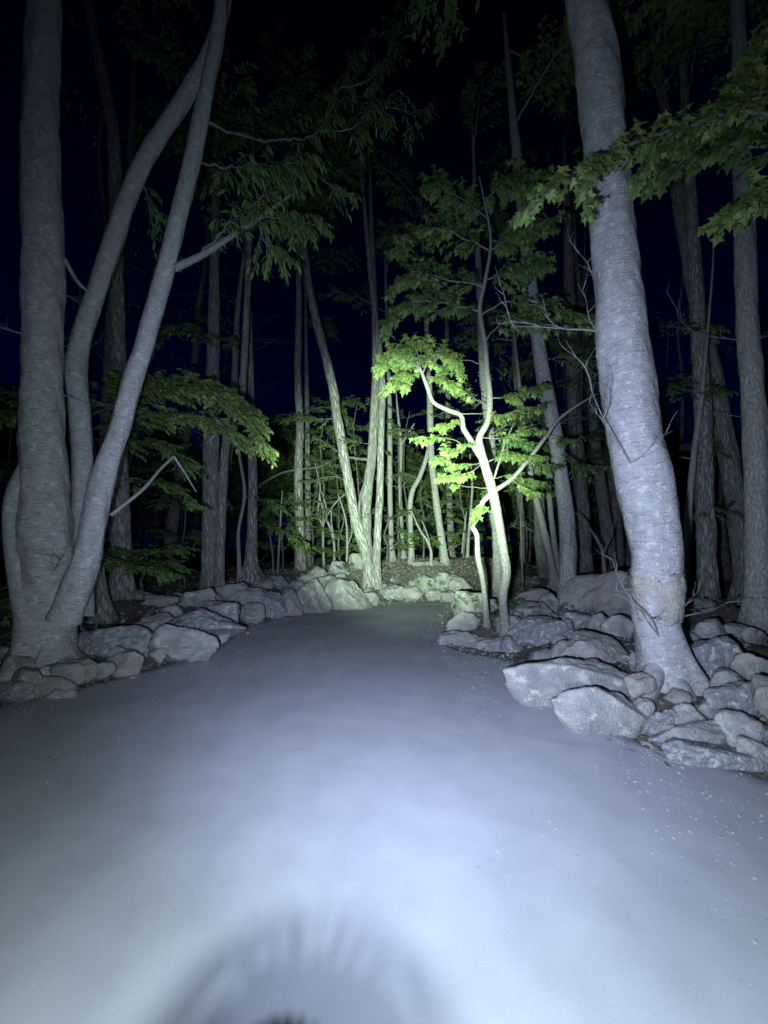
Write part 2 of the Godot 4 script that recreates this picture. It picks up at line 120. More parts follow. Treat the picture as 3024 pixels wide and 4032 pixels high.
	{"name": "rear_straight_tree", "label": "straight dim trunk behind the slim leaning tree", "group": "", "bark": "dark", "cat": "tree", "crown": 4, "twigs": 3, "parts": 0,
	"stems": [["trunk", [[2.637,0.4,-15,0.255],[2.637,0.73,-15,0.217],[2.633,0.789,-15,0.18],[2.606,1.071,-15,0.134],[2.553,3.511,-15,0.118],[2.559,6.401,-15,0.111],[2.561,9.097,-15,0.094],[2.563,11.597,-15,0.07],[2.564,14.097,-15,0.028]]]],
	"boughs": []},
	{"name": "double_dark_tree", "label": "twin dark trunks standing close together behind left boulders", "group": "", "bark": "dark", "cat": "tree", "crown": 5, "twigs": 4, "parts": 0,
	"stems": [["trunk", [[-3.354,-0.084,-7.6,0.323],[-3.354,0.246,-7.6,0.276],[-3.357,0.319,-7.6,0.228],[-3.38,0.71,-7.6,0.172],[-3.423,1.796,-7.6,0.155],[-3.475,3.335,-7.6,0.144],[-3.5,4.44,-7.6,0.132],[-3.51,5.425,-7.6,0.119],[-3.546,6.84,-7.6,0.097],[-3.604,9.339,-7.6,0.073],[-3.648,11.838,-7.6,0.029]]],
		["trunk", [[-3.115,-0.071,-7.5,0.173],[-3.115,0.259,-7.5,0.147],[-3.121,0.331,-7.5,0.122],[-3.167,0.717,-7.5,0.094],[-3.168,1.961,-7.5,0.086],[-3.094,3.28,-7.4,0.082],[-2.894,3.849,-7.3,0.072],[-2.734,4.217,-7.2,0.067],[-2.677,4.964,-7.1,0.062],[-2.625,5.835,-7,0.058],[-2.616,6.97,-7,0.049],[-2.605,8.47,-7,0.037],[-2.596,9.97,-7,0.015]]]],
	"boughs": [[[[-3.518,5.375,-7.6,0.002],[-3.601,5.279,-7,0.002],[-3.677,5.119,-6.5,0.002],[-3.769,4.737,-6.2,0.002]], 0.018, "oval", 13, 0.5, 9, 0.085, "deep", 0.15],
		[[[-3.493,5.226,-7.6,0.002],[-3.176,5.299,-7.2,0.002],[-2.937,5.141,-7,0.002]], 0.012, "oval", 7, 0.4, 8, 0.08, "deep", 0.1]]},
	{"name": "flared_dark_tree", "label": "dark tree with flared roots right of the twin dark trunks", "group": "", "bark": "furrow", "cat": "tree", "crown": 4, "twigs": 5, "parts": 0,
	"stems": [["trunk", [[-3.06,0.197,-9,0.32],[-3.06,0.527,-9,0.273],[-3.062,0.599,-9,0.226],[-3.074,0.982,-9,0.15],[-3.079,1.853,-9,0.108],[-3.092,2.662,-9,0.098],[-3.125,3.383,-9,0.093],[-3.183,4.569,-9,0.083],[-3.259,5.958,-9,0.068],[-3.382,8.455,-9,0.051],[-3.477,10.951,-9,0.02]]],
		["root", [[-3.017,0.876,-9,0.075],[-2.796,0.645,-8.8,0.063],[-2.566,0.518,-8.6,0.041]]]],
	"boughs": [[[[-3.093,2.332,-9,0.002],[-2.652,2.308,-8.8,0.002],[-2.275,2.075,-8.6,0.002]], 0.012, "oval", 8, 0.4, 8, 0.075, "green", 0.15],
		[[[-3.081,1.951,-9,0.002],[-2.501,1.665,-8.7,0.002],[-2.007,1.45,-8.4,0.002],[-1.733,1.329,-8.3,0.002]], 0.012, "oval", 10, 0.34, 8, 0.075, "green", 0.35]]},
	{"name": "wavy_thin_sapling", "label": "thin wavy sapling close to the left of flared dark tree", "group": "", "bark": "grey", "cat": "tree", "crown": 0, "twigs": 3, "parts": 0,
	"stems": [["trunk", [[-3.26,0.089,-8.8,0.078],[-3.26,0.419,-8.8,0.067],[-3.264,0.511,-8.8,0.055],[-3.29,1.04,-8.8,0.042],[-3.319,1.596,-8.8,0.037],[-3.223,2.212,-8.8,0.037],[-3.214,2.587,-8.8,0.037],[-3.292,3.009,-8.8,0.032],[-3.356,3.335,-8.8,0.032],[-3.43,3.94,-8.8,0.022],[-3.485,4.436,-8.8,0.016],[-3.527,4.932,-8.8,0.006]]]],
	"boughs": []},
	{"name": "left_cluster_tree", "label": "massive multi-stemmed grey tree at the left edge of path", "group": "", "bark": "smooth", "cat": "tree", "crown": 5, "twigs": 8, "parts": 0,
	"stems": [["trunk", [[-3.196,-0.166,-3.75,0.328],[-3.196,0.164,-3.75,0.28],[-3.198,0.217,-3.75,0.232],[-3.217,0.461,-3.75,0.22],[-3.256,0.953,-3.75,0.223],[-3.294,1.443,-3.75,0.214],[-3.372,2.106,-3.75,0.187],[-3.431,2.795,-3.75,0.167],[-3.463,3.325,-3.75,0.165],[-3.509,3.907,-3.75,0.171],[-3.561,4.52,-3.75,0.169],[-3.643,5.311,-3.75,0.16],[-3.697,6.13,-3.75,0.155],[-3.738,6.978,-3.75,0.148],[-3.814,8.158,-3.75,0.13],[-3.931,10.154,-3.75,0.098],[-4.021,12.15,-3.75,0.039]]],
		["trunk", [[-3.224,0.493,-3.6,0.106],[-3.331,0.813,-3.6,0.089],[-3.447,1.275,-3.6,0.073],[-3.495,1.591,-3.6,0.067],[-3.465,1.836,-3.62,0.066],[-3.446,2.104,-3.7,0.063],[-3.45,2.396,-3.75,0.046]]],
		["trunk", [[-3.127,0.547,-4,0.141],[-3.138,0.82,-4.05,0.105],[-3.217,1.461,-4.1,0.098],[-3.257,2.186,-4.1,0.095],[-3.36,2.94,-4.1,0.102],[-3.397,3.32,-4.1,0.097],[-3.327,3.718,-4.1,0.095],[-3.121,4.544,-4.1,0.094],[-2.929,5.312,-4.1,0.091],[-2.718,5.837,-4.1,0.089],[-2.446,6.344,-4.1,0.084],[-2.144,6.953,-4.1,0.08],[-1.969,7.576,-4.1,0.075],[-1.837,8.409,-4.1,0.068],[-1.624,9.89,-4.1,0.051],[-1.458,11.372,-4.1,0.02]]],
		["trunk", [[-2.934,0.572,-3.62,0.132],[-2.794,0.994,-3.6,0.115],[-2.748,1.198,-3.6,0.107],[-2.701,1.591,-3.6,0.102],[-2.605,2.072,-3.6,0.094],[-2.511,2.4,-3.6,0.086],[-2.438,2.817,-3.6,0.083],[-2.345,3.157,-3.6,0.081],[-2.262,3.56,-3.6,0.08],[-2.13,4.192,-3.6,0.078],[-2.012,4.842,-3.6,0.077],[-1.919,5.408,-3.6,0.074],[-1.827,6.069,-3.6,0.07],[-1.751,6.611,-3.6,0.066],[-1.721,7.365,-3.6,0.062],[-1.666,8.864,-3.6,0.046],[-1.623,10.363,-3.6,0.019]]],
		["limb", [[-2.59,1.547,-3.65,0.02],[-2.458,1.828,-3.9,0.017],[-2.446,2.079,-4.15,0.015],[-2.407,2.275,-4.35,0.016]]],
		["limb", [[-2.407,2.275,-4.35,0.013],[-2.334,2.112,-4.45,0.011],[-2.208,1.884,-4.5,0.005]]],
		["limb", [[-2.093,3.995,-3.6,0.041],[-1.943,4.277,-3.8,0.034],[-1.738,4.769,-4.1,0.029],[-1.532,5.27,-4.4,0.026],[-1.218,5.873,-4.7,0.015]]],
		["limb", [[-3.307,4.212,-3.75,0.022],[-3.213,4.019,-3.8,0.019],[-3.165,3.961,-3.9,0.012]]]],
	"boughs": [[[[-1.943,4.277,-3.8,0.002],[-1.734,5.088,-4.2,0.002],[-1.433,5.84,-4.6,0.002],[-1.148,6.347,-4.9,0.002]], 0.012, "ash", 16, 0.6, 9, 0.11, "deep", 0.2],
		[[[-1.532,5.27,-4.4,0.002],[-1.272,5.544,-4.7,0.002],[-0.964,5.68,-5,0.002]], 0.01, "ash", 12, 0.5, 9, 0.11, "deep", 0.1],
		[[[-1.955,5.149,-3.6,0.002],[-1.829,5.525,-4,0.002],[-1.552,5.952,-4.4,0.002],[-1.066,6.448,-4.8,0.002]], 0.014, "ash", 15, 0.55, 9, 0.11, "deep", 0.25],
		[[[-1.532,5.27,-4.4,0.002],[-1.5,5.05,-4.5,0.002],[-1.319,4.962,-4.7,0.002]], 0.008, "ash", 7, 0.4, 8, 0.1, "deep", 0.2],
		[[[-1.88,5.617,-3.6,0.002],[-1.598,6.447,-4.5,0.002],[-0.958,7.369,-5.2,0.002],[-0.706,8.621,-5.6,0.002],[-0.32,9.957,-6,0.002]], 0.016, "ash", 16, 0.6, 9, 0.12, "deep", 0.45],
		[[[-0.958,7.369,-5.2,0.002],[-0.425,7.722,-5.4,0.002],[0.004,8.29,-5.6,0.002],[0.542,8.371,-5.8,0.002]], 0.012, "ash", 14, 0.6, 9, 0.12, "deep", 0.2],
		[[[-0.706,8.621,-5.6,0.002],[-0.229,9.056,-5.8,0.002],[0.166,9.957,-6,0.002],[0.342,10.912,-6.2,0.002]], 0.012, "ash", 13, 0.6, 9, 0.12, "deep", 0.1],
		[[[-1.066,6.448,-4.8,0.002],[-0.778,6.31,-5,0.002],[-0.461,6.267,-5.1,0.002]], 0.007, "ash", 5, 0.3, 7, 0.1, "deep", 0.5],
		[[[-2.834,5.515,-4.1,0.002],[-2.72,5.264,-4.2,0.002],[-2.544,5,-4.3,0.002]], 0.008, "ash", 7, 0.4, 7, 0.1, "deep", 0.2]]},
	{"name": "understorey_maple", "label": "low spreading green understorey tree behind the left multi-stemmed tree", "group": "", "bark": "dark", "cat": "tree", "crown": 0, "twigs": 2, "parts": 0,
	"stems": [["trunk", [[-3.711,-0.104,-5.2,0.183],[-3.711,0.226,-5.2,0.156],[-3.721,0.307,-5.2,0.13],[-3.793,0.759,-5.2,0.08],[-3.862,1.436,-5.2,0.062],[-3.94,2.129,-5.2,0.054],[-4.082,2.839,-5.2,0.048],[-4.195,3.366,-5.2,0.039],[-4.257,3.97,-5.2,0.026],[-4.302,4.468,-5.2,0.02],[-4.337,4.965,-5.2,0.008]]]],
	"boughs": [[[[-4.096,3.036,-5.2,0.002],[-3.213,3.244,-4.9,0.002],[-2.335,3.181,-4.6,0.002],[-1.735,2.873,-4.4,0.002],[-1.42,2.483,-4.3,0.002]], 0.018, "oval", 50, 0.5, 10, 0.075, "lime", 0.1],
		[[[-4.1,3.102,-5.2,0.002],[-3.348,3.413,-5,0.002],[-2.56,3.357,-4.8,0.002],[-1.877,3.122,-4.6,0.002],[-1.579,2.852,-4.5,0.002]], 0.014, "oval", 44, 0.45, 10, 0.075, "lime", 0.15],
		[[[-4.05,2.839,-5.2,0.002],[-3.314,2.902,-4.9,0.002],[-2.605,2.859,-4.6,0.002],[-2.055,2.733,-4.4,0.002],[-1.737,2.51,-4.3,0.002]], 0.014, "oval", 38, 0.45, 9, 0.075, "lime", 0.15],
		[[[-4.042,2.709,-5.2,0.002],[-3.364,2.622,-5,0.002],[-2.816,2.537,-4.8,0.002],[-2.459,2.276,-4.7,0.002]], 0.012, "oval", 22, 0.4, 8, 0.07, "deep", 0.2],
		[[[-3.94,2.129,-5.2,0.002],[-3.272,2.096,-5,0.002],[-2.732,2.032,-4.8,0.002],[-2.294,1.758,-4.7,0.002]], 0.01, "oval", 10, 0.3, 8, 0.07, "deep", 0.4],
		[[[-3.834,1.188,-5.2,0.002],[-3.459,1.038,-5.1,0.002],[-3.09,0.983,-5,0.002],[-2.732,0.902,-4.9,0.002]], 0.01, "oval", 12, 0.3, 8, 0.07, "deep", 0.2],
		[[[-4.137,3.168,-5.2,0.002],[-4.623,3.234,-5.2,0.002],[-4.867,3.03,-5,0.002],[-5.127,2.933,-4.9,0.002]], 0.014, "oval", 22, 0.45, 9, 0.08, "lime", 0.2],
		[[[-3.83,1.126,-5.2,0.002],[-4.314,0.661,-5,0.002],[-4.529,0.572,-4.8,0.002],[-4.652,0.532,-4.7,0.002]], 0.01, "oval", 10, 0.4, 8, 0.08, "lime", 0.6]]},
	{"name": "overhanging_tree", "label": "leafy tree off the right edge whose bough crosses the big trunk", "group": "", "bark": "grey", "cat": "tree", "crown": 3, "twigs": 0, "parts": 0,
	"stems": [["trunk", [[3.367,-0.362,-2.9,0.225],[3.367,-0.032,-2.9,0.192],[3.374,0.091,-2.9,0.159],[3.424,0.841,-2.9,0.12],[3.482,1.883,-2.9,0.11],[3.525,2.995,-2.9,0.102],[3.553,4.185,-2.9,0.094],[3.58,5.24,-2.9,0.086],[3.612,6.176,-2.9,0.076],[3.657,7.675,-2.9,0.057],[3.692,9.174,-2.9,0.023]]]],
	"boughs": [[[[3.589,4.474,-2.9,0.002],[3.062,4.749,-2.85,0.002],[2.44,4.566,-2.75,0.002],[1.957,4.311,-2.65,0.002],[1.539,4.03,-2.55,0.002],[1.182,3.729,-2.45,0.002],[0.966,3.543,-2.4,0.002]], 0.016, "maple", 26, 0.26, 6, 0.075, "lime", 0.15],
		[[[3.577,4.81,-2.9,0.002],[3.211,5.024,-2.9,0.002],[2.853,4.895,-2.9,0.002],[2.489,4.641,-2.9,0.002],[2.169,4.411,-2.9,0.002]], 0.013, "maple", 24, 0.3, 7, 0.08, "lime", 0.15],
		[[[3.542,4.267,-2.9,0.002],[3.242,4.516,-2.9,0.002],[2.953,4.614,-2.95,0.002],[2.64,4.563,-3,0.002],[2.315,4.413,-3,0.002]], 0.012, "maple", 18, 0.28, 6, 0.08, "deep", 0.15],
		[[[3.541,3.699,-2.9,0.002],[3.124,3.926,-2.8,0.002],[2.873,3.965,-2.8,0.002],[2.605,3.789,-2.8,0.002]], 0.01, "maple", 12, 0.24, 6, 0.08, "lime", 0.35],
		[[[3.573,5.371,-2.9,0.002],[3.266,5.484,-2.8,0.002],[3.065,5.356,-2.8,0.002],[2.931,5.102,-2.8,0.002]], 0.01, "maple", 12, 0.26, 6, 0.08, "lime", 0.3],
		[[[1.539,4.03,-2.55,0.002],[1.434,3.78,-2.5,0.002],[1.4,3.604,-2.5,0.002]], 0.005, "maple", 4, 0.14, 5, 0.075, "lime", 0.2]]},
	{"name": "leaning_thin_tree", "label": "thin leaning trunk in the gap left of the grey leaning tree", "group": "", "bark": "grey", "cat": "tree", "crown": 3, "twigs": 3, "parts": 0,
	"stems": [["trunk", [[4.159,-0.02,-9.5,0.169],[4.159,0.31,-9.5,0.144],[4.153,0.379,-9.5,0.119],[4.108,0.743,-9.5,0.09],[3.976,1.442,-9.5,0.085],[3.771,2.415,-9.5,0.08],[3.617,3.325,-9.5,0.069],[3.516,4.513,-9.5,0.053],[3.402,6.007,-9.5,0.039],[3.313,7.502,-9.5,0.016]]]],
	"boughs": []},
	{"name": "second_thin_tree", "label": "thinner trunk directly beside the left of the grey leaning tree", "group": "", "bark": "grey", "cat": "tree", "crown": 3, "twigs": 3, "parts": 0,
	"stems": [["trunk", [[4.389,0.089,-9.8,0.14],[4.389,0.419,-9.8,0.119],[4.387,0.48,-9.8,0.099],[4.368,0.785,-9.8,0.076],[4.301,1.448,-9.8,0.07],[4.233,2.452,-9.8,0.065],[4.218,3.633,-9.8,0.06],[4.152,5.113,-9.8,0.048],[4.092,6.612,-9.8,0.036],[4.045,8.11,-9.8,0.015]]]],
	"boughs": []},
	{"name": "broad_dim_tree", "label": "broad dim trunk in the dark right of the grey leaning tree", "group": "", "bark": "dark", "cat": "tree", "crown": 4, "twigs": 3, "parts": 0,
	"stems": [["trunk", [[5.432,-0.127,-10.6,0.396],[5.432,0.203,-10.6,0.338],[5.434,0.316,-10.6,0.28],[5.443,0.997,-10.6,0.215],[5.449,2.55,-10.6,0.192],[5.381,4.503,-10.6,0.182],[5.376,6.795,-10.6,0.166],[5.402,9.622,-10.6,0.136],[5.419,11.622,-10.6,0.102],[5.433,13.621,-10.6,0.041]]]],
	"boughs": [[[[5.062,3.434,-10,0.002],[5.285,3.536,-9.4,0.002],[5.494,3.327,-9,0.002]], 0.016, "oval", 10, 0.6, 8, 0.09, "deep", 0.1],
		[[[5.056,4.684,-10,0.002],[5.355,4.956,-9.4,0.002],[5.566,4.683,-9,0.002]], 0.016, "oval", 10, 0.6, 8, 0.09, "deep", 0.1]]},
	{"name": "bare_forked_twig_tree", "label": "bare forked little sapling between grey leaning tree and big trunk", "group": "", "bark": "dark", "cat": "sapling", "crown": 0, "twigs": 0, "parts": 0,
	"stems": [["trunk", [[3.744,0.292,-6.6,0.053],[3.744,0.622,-6.6,0.045],[3.743,0.658,-6.6,0.037],[3.735,0.781,-6.6,0.031],[3.721,1.116,-6.6,0.028],[3.652,1.328,-6.6,0.024],[3.543,1.518,-6.6,0.02],[3.401,1.708,-6.6,0.016],[3.287,1.828,-6.6,0.008]]],
		["limb", [[3.721,1.116,-6.6,0.02],[3.808,1.289,-6.6,0.016],[3.877,1.407,-6.6,0.012],[3.921,1.644,-6.6,0.008]]]],
	"boughs": []},
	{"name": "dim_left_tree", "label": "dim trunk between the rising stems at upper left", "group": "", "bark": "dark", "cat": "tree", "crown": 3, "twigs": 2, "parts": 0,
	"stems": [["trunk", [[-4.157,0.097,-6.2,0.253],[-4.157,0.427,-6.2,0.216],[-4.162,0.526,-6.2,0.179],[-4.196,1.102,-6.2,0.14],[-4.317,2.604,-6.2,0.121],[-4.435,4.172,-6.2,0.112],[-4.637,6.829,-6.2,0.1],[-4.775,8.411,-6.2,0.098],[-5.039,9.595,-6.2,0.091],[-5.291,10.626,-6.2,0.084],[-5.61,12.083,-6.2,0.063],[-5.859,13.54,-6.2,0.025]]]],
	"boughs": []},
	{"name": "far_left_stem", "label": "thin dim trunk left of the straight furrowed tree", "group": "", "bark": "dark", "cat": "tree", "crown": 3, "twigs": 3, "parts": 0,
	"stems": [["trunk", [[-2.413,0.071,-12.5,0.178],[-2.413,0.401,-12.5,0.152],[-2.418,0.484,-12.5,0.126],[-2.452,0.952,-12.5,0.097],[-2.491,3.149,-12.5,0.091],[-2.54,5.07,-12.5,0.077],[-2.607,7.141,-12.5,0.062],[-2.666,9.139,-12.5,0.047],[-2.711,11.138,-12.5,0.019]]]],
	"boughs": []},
	{"name": "thicket_sapling", "label": "bare wavy sapling in the thicket behind the pale boulders", "group": "thicket saplings beyond the bend", "bark": "grey", "cat": "sapling", "crown": 0, "twigs": 0, "parts": 0,
	"stems": [["stem", [[-1.818,0.256,-11.8,0.063],[-1.818,0.586,-11.8,0.054],[-1.822,0.683,-11.8,0.045],[-1.855,1.249,-11.8,0.035],[-1.877,1.842,-11.8,0.035],[-2.024,2.226,-11.8,0.028],[-1.989,2.741,-11.8,0.029],[-1.982,3.173,-11.8,0.021],[-2.149,3.827,-11.8,0.014]]],
		["stem", [[-1.877,1.842,-11.8,0.028],[-1.771,2.383,-11.8,0.021],[-1.936,2.957,-11.8,0.014]]]],
	"boughs": []},
	{"name": "thicket_sapling", "label": "bare forked sapling leaning right in the thicket", "group": "thicket saplings beyond the bend", "bark": "grey", "cat": "sapling", "crown": 0, "twigs": 0, "parts": 0,
	"stems": [["stem", [[-1.458,0.332,-11.4,0.061],[-1.458,0.662,-11.4,0.052],[-1.459,0.742,-11.4,0.043],[-1.464,1.181,-11.4,0.034],[-1.523,1.603,-11.4,0.034],[-1.721,2.096,-11.4,0.027],[-1.864,2.51,-11.4,0.021],[-1.925,2.899,-11.4,0.014]]],
		["stem", [[-1.481,1.521,-11.4,0.027],[-1.555,1.931,-11.4,0.021],[-1.56,2.413,-11.4,0.014]]],
		["stem", [[-1.721,2.096,-11.4,0.021],[-1.479,2.482,-11.4,0.021],[-1.165,2.787,-11.4,0.014],[-0.959,2.829,-11.4,0.014]]]],
	"boughs": []},
	{"name": "thicket_sapling", "label": "thin brushy sapling at the foot of the leftmost of three stems", "group": "thicket saplings beyond the bend", "bark": "grey", "cat": "sapling", "crown": 0, "twigs": 0, "parts": 0,
	"stems": [["stem", [[-1.066,0.3,-11,0.049],[-1.066,0.63,-11,0.042],[-1.064,0.722,-11,0.035],[-1.045,1.249,-11,0.033],[-1.077,1.907,-11,0.026],[-1.215,2.439,-11,0.02],[-1.324,2.733,-11,0.013]]],
		["stem", [[-1.045,1.249,-11,0.02],[-0.917,1.643,-11,0.02],[-0.959,2.04,-11,0.013]]]],
	"boughs": [[[[-1.073,1.38,-11,0.002],[-1.234,1.509,-10.9,0.002],[-1.48,1.442,-10.8,0.002]], 0.006, "oval", 6, 0.3, 6, 0.07, "deep", 0.2]]},
	{"name": "thicket_sapling", "label": "crooked sapling on the leaf mound with pale bark", "group": "thicket saplings beyond the bend", "bark": "grey", "cat": "sapling", "crown": 0, "twigs": 0, "parts": 0,
	"stems": [["stem", [[1.329,0.378,-11,0.069],[1.329,0.708,-11,0.059],[1.329,0.774,-11,0.049],[1.333,1.118,-11,0.039],[1.205,1.446,-11,0.033],[1.062,1.643,-11,0.033],[0.919,1.934,-11,0.026],[0.802,2.239,-11,0.013]]],
		["stem", [[1.333,1.118,-11,0.02],[1.258,1.512,-11,0.02],[1.091,1.974,-11,0.013]]]],
	"boughs": [[[[1.205,1.446,-11,0.002],[1.324,1.512,-11,0.002],[1.52,1.38,-11,0.002]], 0.005, "oval", 6, 0.3, 6, 0.07, "deep", 0.2]]},
	{"name": "thicket_sapling", "label": "thin upright sapling left of the forked sapling's small stem", "group": "thicket saplings beyond the bend", "bark": "grey", "cat": "sapling", "crown": 0, "twigs": 0, "parts": 0,
	"stems": [["stem", [[2.583,0.614,-12,0.075],[2.583,0.944,-12,0.064],[2.588,1.033,-12,0.053],[2.623,1.535,-12,0.043],[2.73,2.576,-12,0.036],[2.773,3.279,-12,0.029],[2.718,4.168,-12,0.015]]],
		["stem", [[2.413,1.035,-12,0.029],[2.482,1.679,-12,0.029],[2.581,2.329,-12,0.014]]]],
	"boughs": [[[[2.623,1.535,-12,0.002],[2.453,1.679,-12,0.002],[2.164,1.607,-12,0.002]], 0.006, "oval", 8, 0.35, 7, 0.075, "deep", 0.1]]},
	{"name": "thicket_sapling", "label": "small leafy sapling left of the straight furrowed tree", "group": "thicket saplings beyond the bend", "bark": "grey", "cat": "sapling", "crown": 0, "twigs": 0, "parts": 0,
	"stems": [["stem", [[-2.726,0.213,-10,0.045],[-2.726,0.543,-10,0.038],[-2.725,0.631,-10,0.031],[-2.716,1.13,-10,0.024],[-2.688,1.968,-10,0.018],[-2.657,2.696,-10,0.012]]],
		["stem", [[-2.845,0.563,-10,0.024],[-2.883,1.13,-10,0.018],[-2.995,1.728,-10,0.012]]]],
	"boughs": [[[[-2.688,1.968,-10,0.002],[-2.887,2.21,-10,0.002],[-3.126,2.149,-10,0.002]], 0.006, "oval", 8, 0.3, 7, 0.07, "green", 0.1],
		[[[-2.704,1.608,-10,0.002],[-2.455,1.728,-10,0.002],[-2.272,1.608,-10,0.002]], 0.006, "oval", 8, 0.3, 7, 0.07, "green", 0.1]]},
	{"name": "understorey_shrub", "label": "leafy shrub directly left of the straight furrowed tree", "group": "leafy understorey shrubs under the trees", "bark": "dark", "cat": "shrub", "crown": 0, "twigs": 0, "parts": 0,
	"stems": [["stem", [[-2.74,0.247,-10.6,0.038],[-2.74,0.577,-10.6,0.032],[-2.745,0.665,-10.6,0.027],[-2.777,1.169,-10.6,0.022],[-2.827,1.553,-10.6,0.019],[-2.82,2.134,-10.6,0.015],[-2.729,2.422,-10.6,0.008]]]],
	"boughs": [[[[-2.778,2.203,-10.6,0.002],[-3.026,2.37,-10.501,0.002],[-3.163,2.464,-10.065,0.002]], 0.008, "oval", 9, 0.45, 8, 0.085, "green", 0.15],
		[[[-2.778,2.203,-10.6,0.002],[-2.38,2.411,-10.45,0.002],[-1.999,2.454,-10.357,0.002]], 0.008, "oval", 9, 0.45, 8, 0.085, "green", 0.15],
		[[[-2.766,1.693,-10.6,0.002],[-3.037,1.94,-10.543,0.002],[-3.121,1.799,-9.927,0.002]], 0.008, "oval", 9, 0.45, 8, 0.085, "green", 0.15],
		[[[-2.766,1.693,-10.6,0.002],[-2.442,1.967,-10.555,0.002],[-1.993,1.984,-9.902,0.002]], 0.008, "oval", 9, 0.45, 8, 0.085, "green", 0.15],
		[[[-2.753,1.123,-10.6,0.002],[-3.069,1.311,-10.574,0.002],[-3.184,1.333,-9.939,0.002]], 0.008, "oval", 9, 0.45, 8, 0.085, "green", 0.15],
		[[[-2.753,1.123,-10.6,0.002],[-2.373,1.398,-10.46,0.002],[-1.989,1.235,-10.296,0.002]], 0.008, "oval", 9, 0.45, 8, 0.085, "green", 0.15]]},
	{"name": "understorey_shrub", "label": "tall leafy shrub filling the gap left of the triple stems", "group": "leafy understorey shrubs under the trees", "bark": "dark", "cat": "shrub", "crown": 0, "twigs": 0, "parts": 0,
	"stems": [["stem", [[-1.849,0.302,-12,0.043],[-1.849,0.632,-12,0.037],[-1.856,0.823,-12,0.03],[-1.906,2.077,-12,0.025],[-1.89,3.044,-12,0.022],[-2.013,4.521,-12,0.018],[-1.824,5.402,-12,0.009]]]],
	"boughs": [[[[-1.911,5.144,-12,0.002],[-2.336,5.332,-11.838,0.002],[-2.664,5.195,-11.327,0.002]], 0.008, "oval", 9, 0.45, 8, 0.085, "green", 0.15],
		[[[-1.911,5.144,-12,0.002],[-1.463,5.366,-11.722,0.002],[-1.058,5.198,-11.765,0.002]], 0.008, "oval", 9, 0.45, 8, 0.085, "green", 0.15],
		[[[-1.903,4.542,-12,0.002],[-2.293,4.821,-11.9,0.002],[-2.623,4.534,-11.598,0.002]], 0.008, "oval", 9, 0.45, 8, 0.085, "green", 0.15],
		[[[-1.903,4.542,-12,0.002],[-1.353,4.845,-11.947,0.002],[-0.799,4.657,-11.832,0.002]], 0.008, "oval", 9, 0.45, 8, 0.085, "green", 0.15],
		[[[-1.891,3.722,-12,0.002],[-2.153,4.012,-11.724,0.002],[-2.48,4.069,-11.845,0.002]], 0.008, "oval", 9, 0.45, 8, 0.085, "green", 0.15],
		[[[-1.891,3.722,-12,0.002],[-1.458,3.973,-11.761,0.002],[-1.05,3.88,-11.672,0.002]], 0.008, "oval", 9, 0.45, 8, 0.085, "green", 0.15],
		[[[-1.876,2.62,-12,0.002],[-2.414,2.971,-11.962,0.002],[-2.874,2.81,-11.657,0.002]], 0.008, "oval", 9, 0.45, 8, 0.085, "green", 0.15],
		[[[-1.876,2.62,-12,0.002],[-1.537,2.896,-11.834,0.002],[-1.203,2.889,-11.661,0.002]], 0.008, "oval", 9, 0.45, 8, 0.085, "green", 0.15]]},
	{"name": "understorey_shrub", "label": "tall leafy shrub behind the triple-stemmed tree", "group": "leafy understorey shrubs under the trees", "bark": "dark", "cat": "shrub", "crown": 0, "twigs": 0, "parts": 0,
	"stems": [["stem", [[-0.805,0.384,-12.4,0.044],[-0.805,0.714,-12.4,0.038],[-0.802,0.924,-12.4,0.031],[-0.784,2.313,-12.4,0.025],[-0.853,3.385,-12.4,0.023],[-1.002,5.024,-12.4,0.018],[-0.869,6.012,-12.4,0.009]]]],
	"boughs": [[[[-0.834,5.744,-12.4,0.002],[-1.211,5.969,-12.199,0.002],[-1.591,5.855,-12.131,0.002]], 0.008, "oval", 9, 0.45, 8, 0.085, "green", 0.15],
		[[[-0.834,5.744,-12.4,0.002],[-0.441,6.015,-12.343,0.002],[-0.048,5.712,-11.706,0.002]], 0.008, "oval", 9, 0.45, 8, 0.085, "green", 0.15],
		[[[-0.83,5.04,-12.4,0.002],[-1.271,5.234,-12.287,0.002],[-1.71,5.119,-12.236,0.002]], 0.008, "oval", 9, 0.45, 8, 0.085, "green", 0.15],
		[[[-0.83,5.04,-12.4,0.002],[-0.348,5.217,-12.301,0.002],[0.125,5.284,-11.986,0.002]], 0.008, "oval", 9, 0.45, 8, 0.085, "green", 0.15],
		[[[-0.825,4.188,-12.4,0.002],[-1.15,4.395,-12.303,0.002],[-1.421,4.337,-11.811,0.002]], 0.008, "oval", 9, 0.45, 8, 0.085, "green", 0.15],
		[[[-0.825,4.188,-12.4,0.002],[-0.475,4.372,-12.256,0.002],[-0.128,4.217,-11.74,0.002]], 0.008, "oval", 9, 0.45, 8, 0.085, "green", 0.15],
		[[[-0.819,3.271,-12.4,0.002],[-1.249,3.488,-12.186,0.002],[-1.643,3.493,-11.834,0.002]], 0.008, "oval", 9, 0.45, 8, 0.085, "green", 0.15],
		[[[-0.819,3.271,-12.4,0.002],[-0.492,3.495,-12.304,0.002],[-0.164,3.381,-11.968,0.002]], 0.008, "oval", 9, 0.45, 8, 0.085, "green", 0.15]]},
	{"name": "understorey_shrub", "label": "leafy shrub between triple stems and the curved sapling", "group": "leafy understorey shrubs under the trees", "bark": "dark", "cat": "shrub", "crown": 0, "twigs": 0, "parts": 0,
